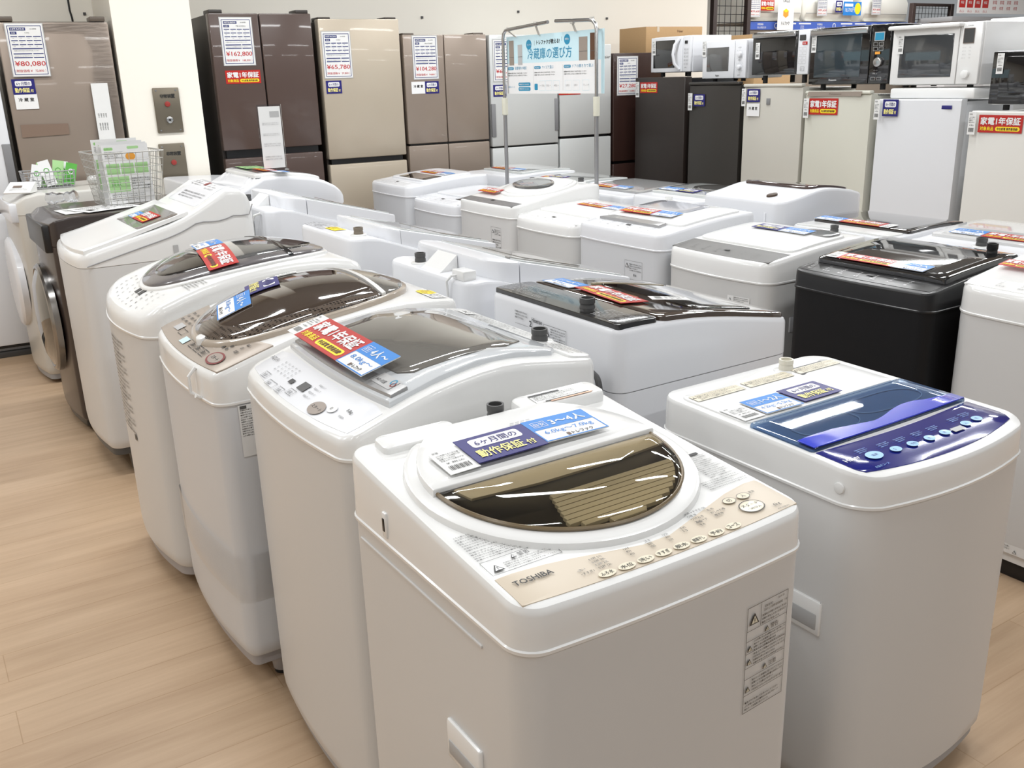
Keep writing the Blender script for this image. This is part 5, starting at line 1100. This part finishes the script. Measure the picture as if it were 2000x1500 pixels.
# silver panel white
TF = row3('pearl white washer with a wide silver control panel', 2.297, .546, .56, .758, .832, .875, body=SILV, cover=WHITE, rc=.05, er=.02, bow=.03, basec=GREYT)
simple_panel(TF, mat('silver_panel', (.15, .147, .142), .45), y0=.006, y1=.13, seed=5)
LF = TF.pad('lid', rrect(.03, .14, .516, .46, .04, 6, 8), .010, WHITE, bev=.007, rings=6, dome=.006)
TF.pad('rear_window', rrect(.35, .36, .50, .45, .03, 5, 4), .018, mat('pale_grey_glass', (.3, .3, .3), .1), bev=.001, rings=3, parent=LF, h0=.012)
three(TF, 'navy', 'on the silver-panelled white washer', .14, .33, 0, base=lambda x, y: TF.top(x, y)+.018, red=(.14, .07), blue=(.13, .07), order='gb', who='1〜2人', kg='4.2kg〜5.5kg')
TF.inlet(.40, .52, h=.026, r=.016)
g = G(); g.rect(0, 0, .1, .032, 'paper', 1); warn_tri(g, .004, .008, .018); lines(g, .028, .004, .096, .03, 4, 'black'); TF.artfront('caution_label', g, .37, .665)
TF.box('side_handle', .543, .549, .12, .24, .56, .62, BODYC, .004)
# white with silver bar
TE = row3('cool white washer with a grey bar across its panel', 2.881, .569, .56, .80, .862, .91, rc=.045, er=.014, bow=.012)
simple_panel(TE, WHITE2, seed=8)
TE.pad('panel_bar', [(.06, .085), (.46, .085), (.45, .135), (.10, .135)], .012, mat('metal_bar', (.4, .4, .4), .3, metal=.5), bev=.004, rings=2)
LE = TE.pad('lid', rrect(.03, .14, .54, .49, .03, 6, 8), .010, WHITE, bev=.006, rings=6, dome=.012)
TE.pad('lid_window', rrect(.09, .27, .42, .43, .03, 5, 6), .022, mat('lavender_glass', (.42, .43, .47), .1, coat=.6), bev=.001, rings=3, parent=LE, h0=.014)
three(TE, 'red', 'on the cool white washer with the grey panel bar', .10, .165, .04, base=lambda x, y: TE.top(x, y)+.021, red=(.2, .075), blue=(.13, .075), order='gb')
TE.inlet(.06, .50, h=.02, r=.018, m=WHITE); TE.box('side_slot', .566, .571, .43, .45, .825, .85, DKGREY, .001)
g = G(); g.frame(0, 0, .11, .21, .0008, 'grey', 1); warn_tri(g, .005, .18, .022); g.text('警告', .055, .145, .01, 'black'); g.text('注意', .055, .055, .01, 'black'); lines(g, .03, .165, .105, .2, 4, 'grey'); lines(g, .02, .07, .105, .135, 7, 'grey'); lines(g, .02, .01, .105, .045, 4, 'grey'); TE.artfront('warning_label', g, .355, .53)
# plain
TD = row3('warm white flat-lidded washer left of the one with the grey bar', 3.462, .522, .55, .786, .838, .868, body=SILV, cover=WHITE, rc=.06, er=.02, bow=.02)
simple_panel(TD, WHITE, seed=9); LD = TD.pad('lid', rrect(.03, .13, .49, .47, .03, 6, 8), .010, WHITE, bev=.006, rings=5)
three(TD, 'red', 'on the warm white flat-lidded washer', .13, .30, 0, base=lambda x, y: TD.top(x, y)+.010, red=(.2, .075), blue=(.13, .075), order='gb'); TD.inlet(.44, .51, h=.016, r=.018)
# dark-panelled with domed lid
TC = row3('white washer with grey strip panel and a small smoked oval window', 3.994, .548, .58, .815, .872, .945, body=BODYW, cover=WHITE, rc=.05, er=.014, bow=.012)
simple_panel(TC, mat('granite_panel', (.17, .165, .165), .4, var=.35, scale=60), y0=.004, y1=.075, seed=11)
TC.pad('lid_ring', ellipse(.29, .34, .225, .20, 48), .012, WHITE, bev=.009, rings=3)
LC = TC.pad('lid', ellipse(.29, .34, .205, .18, 48), .018, WHITE, bev=.008, rings=6, dome=.015)
TC.pad('lid_window', [(x, y) for x, y in ellipse(.30, .30, .15, .09, 36)], .034, SMOKEG, bev=.003, rings=4, dome=.004, parent=LC, h0=.015)
three(TC, 'red', 'on the washer with the smoked oval window', .02, .12, .0, base=lambda x, y: TC.top(x, y)+.013, red=(.17, .065), order='g'); TC.inlet(.40, .545, h=.022, r=.016)
T_ = art_navy(.12, .06, .03); TC.card(T_, 'guarantee_card', 'navy-edged card behind the smoked oval window', .22, .46, 0, 0, 'card', GWC, lambda x, y: TC.top(x, y)+.022, .12, .06)
g = G(); g.frame(0, 0, .09, .19, .0008, 'grey', 1); warn_tri(g, .005, .16, .02); lines(g, .03, .15, .085, .18, 4, 'black'); lines(g, .01, .01, .085, .13, 10, 'black'); TC.artfront('warning_label', g, .36, .57)
# next
TG = row3('cool white washer half hidden left of the one with the smoked oval window', 4.555, .545, .56, .77, .828, .86, body=BODYC, cover=WHITE2, rc=.06, er=.016, bow=.02)
simple_panel(TG, WHITE2, seed=13); LG = TG.pad('lid', rrect(.04, .14, .50, .46, .04, 6, 8), .010, WHITE2, bev=.006, rings=5)
TG.pad('display_window', rrect(.36, .10, .47, .13, .003, 3, 4), .003, BLACKG, bev=.001, rings=2)
TH = row3('cool white washer with a dark window, farthest left of the third row', 5.135, .54, .58, .825, .885, .925, body=BODYC, cover=WHITE2, rc=.05, er=.016, bow=.015)
simple_panel(TH, WHITE2, seed=15); LH = TH.pad('lid', rrect(.04, .13, .50, .48, .04, 6, 8), .010, WHITE2, bev=.006, rings=5)
TH.pad('lid_window', rrect(.12, .15, .48, .27, .01, 5, 6), .012, mat('dark_brown_window', (.03, .024, .02), .05, coat=1), bev=.001, rings=3, parent=LH, h0=.006)
three(TH, 'red', 'on the farthest washer of the third row', .13, .30, 0, base=lambda x, y: TH.top(x, y)+.010, red=(.2, .075), blue=(.13, .075), order='gb')
# near right edge
TI = row3('white washer with a round dark lid window, cut by the right edge of the frame', 1.05, .57, .56, .79, .868, .93, x0=2.62, body=BODYW, cover=WHITE, rc=.07, er=.02, bow=.02, bodybot=.085, basec=WHITE)
simple_panel(TI, WHITE, seed=17); TI.box('plinth', .01, .56, .01, .54, .0, .05, BLACK, .003)
LI = TI.pad('lid_ring', ellipse(.285, .31, .2, .19, 48), .010, WHITE, bev=.008, rings=3, dome=.008)
TI.pad('lid_window', ellipse(.285, .29, .17, .14, 40), .018, mat('maroon_glass', (.05, .02, .02), .05, coat=1), bev=.002, rings=4, dome=.006, parent=LI, h0=.006)
g = G(); g.rect(0, 0, .2, .03, 'paper', 1); warn_tri(g, .1, .006, .012); lines(g, .0, .004, .09, .028, 3, 'grey'); TI.artfront('caution_label', g, .2, .09)
three(TI, 'red', 'on the washer at the right edge', .03, .17, 0, base=lambda x, y: TI.top(x, y)+.012, red=(.12, .06), order='g')

# ================================================================== fourth row, facing +X, backs towards the third row
G4 = 'washing machines of the fourth row seen from behind'
def row4(lab, y0, w, d, zr, zf, rx=3.27, m=None, seam=.78, hump=0, **k):
    T = Washer(lab, (rx+d, y0), RE, w, d, seam, [(0, zf), (.15, zf+.01+hump*.5), (.5, (zr+zf)/2+.01+hump), (.8, zr+hump*.4), (1, zr)], body=WHITE2, cover=WHITE2, group=G4, rc=.05, er=.014, bow=.01, lip=False, **k)
    if m:
        L = T.pad('lid', rrect(.02, .04, w-.02, d-.13, .02, 5, 8), .012, m, bev=.004, rings=6)
    return T
R1_ = row4('white washer with a flat black glass lid, second in the fourth row from the right', 2.30, .53, .55, .845, .84, m=mat('black_brown_glass', (.02, .015, .013), .04, coat=1))
three(R1_, 'red', 'on the black-glass washer of the fourth row', .50, .42, PI, base=lambda x, y: R1_.top(x, y)+.013, red=(.2, .07), blue=(.13, .07), order='bgt'); R1_.pad('rear_deck', rrect(.03, .44, .50, .54, .01, 4, 4), .006, WHITE, bev=.003, rings=2)
R2_ = row4('white washer with ribbed back and rounded top with a brown lid edge', 2.885, .50, .58, .93, .92, hump=.035, m=None)
R2_.pad('lid', rrect(.04, .06, .46, .34, .04, 6, 6), .010, mat('brown_lid', (.05, .03, .028), .08, coat=1), bev=.004, rings=5)
for x in (.08, .2, .32, .44): R2_.box('rear_rib', x, x+.012, .578, .584, .66, .88, WHITE2, .002)
R2_.pad('cord_clip', ellipse(.14, .48, .02, .03, 20), .01, mat('brown_rubber', (.06, .035, .02), .5), bev=.004, rings=2)
R2_.box('side_slot', -.003, .002, .46, .58, .70, .73, GREYT, .002)
R3_ = row4('white washer with clear lid at the right end of the fourth row', 1.72, .53, .56, .85, .86, m=mat('clear_pale_lid', (.66, .66, .66), .08, coat=.8))
three(R3_, 'red', 'on the right-end washer of the fourth row', .45, .40, PI, base=lambda x, y: R3_.top(x, y)+.013, red=(.2, .07), blue=(.13, .07), order='bg'); R3_.inlet(.25, .50, h=.03, r=.02)
R4_ = row4('white washer with a navy card and dark-edged round lid in the fourth row', 3.42, .50, .56, .885, .885, m=CLEARW)
R4_.pad('lid_window', ellipse(.2, .2, .15, .12, 30), .016, SMOKEG, bev=.002, rings=3, h0=.008)
three(R4_, 'navy', 'on the fourth-row washer with the dark round window', .45, .40, PI, base=lambda x, y: R4_.top(x, y)+.013, red=(.13, .07), blue=(.13, .07), order='bg')
R5_ = row4('white washer with grey lid arcs behind the right leg of the sign stand', 3.96, .53, .56, .865, .87, m=mat('light_grey_lid', (.34, .34, .34), .15, coat=.5))
three(R5_, 'red', 'on the washer behind the right leg of the sign stand', .50, .42, PI, base=lambda x, y: R5_.top(x, y)+.013, red=(.2, .07), blue=(.13, .07), order='gb')
R6_ = row4('white washer in the far gap between the legs of the sign stand', 4.53, .53, .56, .875, .87, m=CLEARW); R6_.inlet(.40, .50, h=.02, r=.016)
three(R6_, 'red', 'on the far washer between the legs of the sign stand', .45, .40, PI, base=lambda x, y: R6_.top(x, y)+.013, red=(.2, .07), order='g')
R7_ = row4('white washer farthest back in the fourth row, orange-red card on top', 5.12, .54, .56, .895, .89, m=CLEARW)
three(R7_, 'red', 'on the farthest washer of the fourth row', .45, .40, PI, base=lambda x, y: R7_.top(x, y)+.013, red=(.2, .07), blue=(.13, .07), order='gb')

# ================================================================== hanging sign on its two-legged stand
SX = 3.195
y0 = onp(986, 200, (SX, 2), 90).y; y1 = onp(1165, 200, (SX, 2), 90).y
zt0 = onp(990, 58, (SX, 2), 90).z; zt1 = onp(1160, 38, (SX, 2), 90).z; ym0 = onp(1070, 43, (SX, 2), 90); ym1 = onp(1085, 41, (SX, 2), 90)
t = thing('sign_stand', 'tall chrome tube stand rising between the washers with two bent arms', 'stand', (SX, (y0+y1)/2, 0)); yc = (y0+y1)/2; SIGNT = t
for (yy, zt, ye, sgn) in ((y0, zt0, ym0, -1), (y1, zt1, ym1, 1)):
    zk = onp(985 if sgn < 0 else 1166, 208, (SX, 2), 90).z
    m = MB(); m.tube([(0, yy-yc, .02), (0, yy-yc, zk)], .0115, mat('stand_tube', (.36, .36, .37), .3, metal=.8), 12); m.build('leg', t)
    m = MB(); pts = [(0, yy-yc, zk-.02), (0, yy-yc, zt-.05), (0, yy-yc+sgn*.008, zt-.022), (0, yy-yc+sgn*.03, zt-.004), (0, yy-yc+sgn*.06, zt)]+[(0, ye.y-yc, ye.z)]
    m.tube(pts, .0095, CHROME, 12); m.build('arm', t)
    m = MB(); m.cyl((0, yy-yc, zk-.05), .018, .1, mat('clamp_ivory', srgb(206, 204, 188), .5), n=14, bev=.003); m.build('clamp', t)
m = MB(); m.box(-.03, .03, y1-yc-.16, y1-yc+.16, 0, .02, GREYT, .004); m.build('foot', t); m = MB(); m.box(-.03, .03, y0-yc-.16, y0-yc+.16, 0, .02, GREYT, .004); m.build('foot', t)
a = onp(990, 72, (SX+.036, 2), 90); b = onp(1181, 56, (SX+.036, 2), 90); c = onp(991, 183, (SX+.036, 2), 90); sw = a.y-b.y; sh = (a.z+b.z)/2-c.z; ztop = (a.z+b.z)/2
g = G(); g.card(0, 0, sw, sh, 'pale', .004); g.rect(0, 0, sw*.975, sh*.53, 'white', 1)
g.poly(ellipse(sw*.255, sh*.84, sw*.03, sh*.085, 20), 'teal', 1); g.poly(ellipse(sw*.655, sh*.88, sw*.03, sh*.085, 20), 'teal', 1); g.text('カンタン', sw*.237, sh*.82, sh*.035, 'white', 2); g.text('節電も', sw*.635, sh*.87, sh*.035, 'white', 2)
g.text('トレファクが教える!', sw*.34, sh*.83, sh*.075, 'black', 2, w=sw*.24, bold=.02); g.rect(sw*.315, sh*.82, sw*.317, sh*.9, 'grey', 1); g.rect(sw*.6, sh*.86, sw*.602, sh*.93, 'grey', 1)
g.text('冷蔵庫の選び方', sw*.24, sh*.585, sh*.19, 'teal', 2, w=sw*.46, bold=.006)
for x0_, x1_, y0_, y1_, cl in ((.03, .085, .5, .93, 'ltaupe'), (.13, .18, .5, .85, 'lgrey'), (.77, .85, .53, .9, 'ltaupe'), (.875, .94, .53, .95, 'brown')):
    g.rect(sw*x0_, sh*y0_, sw*x1_, sh*y1_, cl, 2); g.rect(sw*(x0_), sh*(y0_+.14), sw*x1_, sh*(y0_+.146), 'grey', 3)
for x_, tt, s2 in ((.01, '設置場所の確認', .13), (.31, 'サイズで選ぶ', .12), (.62, 'ドアの開き方で選ぶ', .20)):
    g.rect(sw*x_, sh*.42, sw*(x_+.07), sh*.47, 'teal', 2, r=.01); g.text('POINT', sw*(x_+.01), sh*.43, sh*.025, 'white', 3, w=sw*.05); g.text(tt, sw*(x_+.085), sh*.42, sh*.055, 'teal', 2, w=sw*s2); lines(g, sw*x_, sh*.3, sw*(x_+.22), sh*.38, 2, 'grey', 2)
for v in (.05, .13): g.rect(sw*.13, sh*v, sw*.265, sh*(v+.065), 'teal', 2, r=.008); g.text('横幅左右+10cm以上', sw*.14, sh*(v+.02), sh*.028, 'white', 3, w=sw*.11)
g.text('放熱スペース', sw*.01, sh*.1, sh*.035, 'teal', 2); g.rect(sw*.31, sh*.06, sw*.345, sh*.17, 'teal', 2, r=.006)
for u_, tt in ((.36, '〜150L'), (.43, '150L〜'), (.51, '400L〜'), (.63, '右開き'), (.71, '左開き'), (.8, 'フレンチ')): g.frame(sw*u_, sh*.05, sw*(u_+.065), sh*.22, .0012, 'pale', 2); g.text(tt, sw*(u_+.008), sh*.12, sh*.035, 'lgrey', 3)
for u_ in (.3, .61): g.rect(sw*u_, sh*.05, sw*u_+.0015, sh*.48, 'lgrey', 2)
put_card(g, 'hanging_sign', (SX+.036, a.y, c.z), (0, -1, 0), (0, 0, 1), (-1, 0, 0), sw, sh, 'pale blue printed sign about choosing fridges, hung from the chrome stand', 'sign')
for px, py, k in ((992, 58, 0), (1045, 47, 1), (1117, 42, 2), (1155, 38, 3)):
    q = onp(px, py, (SX, 2), 90); m = MB(); tl = -.2*(k == 0)+.2*(k == 3)
    zt_ = q.z; sl = -.045 if k == 0 else (-.03 if k == 3 else 0)
    m.box(-.006, .012, -.012, .012, -.012, .014, mat('clip_clear', (.5, .48, .44), .3), .003); m.loft([[(.004, -.009, -.01), (.006, -.009, -.01), (.006, .009, -.01), (.004, .009, -.01)], [(.024, -.009+sl, ztop-zt_-.005), (.027, -.009+sl, ztop-zt_-.005), (.027, .009+sl, ztop-zt_-.005), (.024, .009+sl, ztop-zt_-.005)]], mat('clip_clear', (.5, .5, .5)))
    o = m.build('sign_clip', SIGNT); o.location = (0, q.y-yc, q.z)

# ================================================================== things lying on the far washers
WIRE = mat('chrome_wire', (.5, .49, .46), .3, metal=.7)
def wirebasket(lab, P, rot, w, d, h, taper=.03, step=.03, m=WIRE):
    t = thing('wire_basket', lab, 'basket', P, rot, 'wire baskets on the washers'); mb = MB()
    def pt(u, v, z): k = taper*(1-z/h); return (u*(w-2*k)+k, v*(d-2*k)+k, z+.004)
    nz = max(2, int(h/step)); nu = max(2, int(w/step)); nv = max(2, int(d/step))
    for k in range(nz+1):
        z = h*k/nz; mb.tube([pt(0, 0, z), pt(1, 0, z), pt(1, 1, z), pt(0, 1, z), pt(0, 0, z)], .0035 if k == nz else .0016, m, 5, False)
    for k in range(nu+1):
        u = k/nu; mb.tube([pt(u, 0, h), pt(u, 0, 0), pt(u, 1, 0), pt(u, 1, h)], .0016, m, 5, False)
    for k in range(nv+1):
        v = k/nv; mb.tube([pt(0, v, h), pt(0, v, 0), pt(1, v, 0), pt(1, v, h)], .0016, m, 5, False)
    mb.build('wire_mesh', t); return t
zb = T7.top(.2, .3)+.001
wirebasket('chrome wire basket of leaflets on the black front loader', (.765, 4.63, zb), 0.05, .31, .27, .235)
def sheet(lab, P, rot, w, h, art, lean=.08, name='leaflet', grp='leaflets in the wire basket', cat='leaflet'):
    U = Vector((math.cos(rot), math.sin(rot), 0)); V = Vector((-math.sin(rot)*lean, math.cos(rot)*lean, 1)).normalized(); N = U.cross(V); put_card(art, name, P, U, V, N, w, h, lab, cat, grp)
def leaf(w, h, kind=0):
    g = G(); g.card(0, 0, w, h, 'white', .0015)
    g.rect(.01, h-.025, .05, h-.012, 'lgreen', 1, r=.005); g.text('お申込み', .014, h-.022, .008, 'green', 2); g.rect(w*.55, h-.022, w*.8, h-.01, 'lgreen', 1, r=.005); lines(g, .01, h-.062, w*.45, h-.03, 4, 'grey'); g.poly(ellipse(w*.6, h-.055, .022, .018, 20), 'orange', 2)
    for i in range(3): g.rect(w*(.05+.31*i), h*.5, w*(.33+.31*i), h*.68, 'lgreen', 1)
    g.rect(w*.05, h*.2, w*.5, h*.46, 'lgreen', 1); g.text('買取', w*.1, h*.3, .02, 'green', 2); lines(g, w*.55, h*.22, w*.95, h*.44, 5, 'grey'); lines(g, w*.08, h*.04, w*.8, h*.17, 4, 'grey')
    return g
for k, (dy, dh, lab) in enumerate(((.05, .0, 'front leaflet in the wire basket, white and green with an orange disc'), (.06, .006, 'second leaflet behind the orange-disc one in the wire basket'), (.075, -.002, 'third leaflet in the wire basket'), (.10, .012, 'fourth leaflet in the wire basket, leaning back'), (.19, .02, 'grey-framed white sheet at the back of the wire basket'))):
    sheet(lab, (.815-.004*k, 4.64+dy, zb+.008), .05, .205, .265+dh, leaf(.205, .265+dh), .03)
# papers and bag on the black machine
def topc(T, g, name, lab, x, y, ang, w, h, cat, lift=0): T.card(g, name, lab, x, y, ang, lift, cat, None, None, w, h, False)
g = G(.04); g.card(0, 0, .2, .28, 'paper', .0008); lines(g, .02, .02, .18, .26, 12, 'lgrey'); topc(T7, g, 'paper_sheet', 'white printed sheet lying on the black front loader, nearest its front edge', .30, .06, .1, .2, .28, 'paper')
g = G(.04); g.card(0, 0, .2, .26, 'white', .0008); lines(g, .02, .02, .18, .24, 8, 'grey'); g.poly([(.12, .03), (.16, .03), (.15, .06), (.11, .06)], 'smoke', 2); topc(T7, g, 'paper_sheet', 'second white sheet overlapping the first on the black front loader', .35, .10, .35, .2, .26, 'paper', .003)
mb = MB(); rings = []
for k in range(17):
    u = k/16; r_ = (.026+.004*math.sin(u*9)+.003*math.sin(u*31))*(.35 if k in (0, 16) else 1); rings.append([(u*.15, math.cos(a_)*r_*(1.25+.12*math.sin(4*a_+k)), .030+math.sin(a_)*r_*.9*(1+.08*math.cos(5*a_+k*1.7))) for a_ in [2*PI*j/18 for j in range(18)]])
mb.loft(rings, glass('bag_plastic', (.93, .94, .96), 1.25, .35)); o = mb.build('plastic_bag'); o.location = (.58, 4.95, T7.top(.2, .2)+.004); o.rotation_euler = (0, 0, .1); tag(o, 'crumpled clear plastic bag roll on the black front loader', 'plastic bag')
# on the pale grey machine
zb8 = T8.top(.3, .3)+.001
t8 = wirebasket('small low wire basket of green and white cards on the pale grey front loader', (.57, 5.58, zb8), 0, .25, .17, .085, .01, .02, GREYT)
rnd = random.Random(4)
for k in range(7):
    g = G(); w, h = .055, .105+.03*rnd.random(); g.card(0, 0, w, h, ('white', 'lgreen', 'green', 'white', 'lgreen', 'white', 'green')[k], .001); g.ring(w*.5, h*.6, .014, .014, ('green', 'white', 'white', 'green', 'green', 'green', 'white')[k], 2, t=.004); lines(g, .008, .012, .047, .035, 2, 'grey')
    p_ = Vector((.595+.028*k, 5.62+.022*(k % 3), zb8+.007)); tl = (rnd.random()-.5)*.7; U = Vector((math.cos(tl), 0, math.sin(tl))); V = Vector((-math.sin(tl), .12, math.cos(tl))).normalized()
    V = (V-U*V.dot(U)).normalized(); dz = max(0, -U.z*w, 0)+max(0, -V.z*h); put_card(g, 'point_card', p_+Vector((0, 0, dz+.002)), U, V, U.cross(V), w, h, ('white card with a green ring', 'pale green card', 'bright green card', 'white card in the middle', 'pale green card right of the middle', 'white card near the right end', 'bright green card at the right end')[k]+' in the small wire basket', 'card', 'cards in the small wire basket')
t = thing('white_price_holder', 'tilted white card holder on the front corner of the pale grey front loader', 'card holder', (.455, 5.47, zb8+.002), -.5)
mb = MB(); mb.loft([[(x, 0, 0), (x, .09, 0), (x, .10, .045), (x, .095, .05), (x, -.005, .005)] for x in (0, .13)], WHITE, smooth=False); mb.build('holder', t)
g = G(); g.rect(.03, .05, .075, .07, 'taupe', 1); lines(g, .02, .02, .11, .045, 2, 'lgrey'); mb = MB(); g.mesh(mb, planemap((0, -.0055, .0055), (1, 0, 0), (0, .91, .41), (0, -.41, .91))); mb.build('lettering', t)
mb = MB(); rings = []
for k in range(9):
    a_ = k/8*PI; rings.append([(.03*math.sin(a_)*math.cos(b_)*1.2, .03*math.sin(a_)*math.sin(b_), .026-.024*math.cos(a_)) for b_ in [2*PI*j/20 for j in range(20)]])
mb.loft(rings[1:-1], WHITE); mb.box(.01, .09, -.02, .02, 0.002, .012, WHITE, .003); o = mb.build('tape_dispenser'); o.location = (.92, 5.66, zb8+.001); tag(o, 'small white rounded tape dispenser beside the low wire basket', 'tape dispenser')
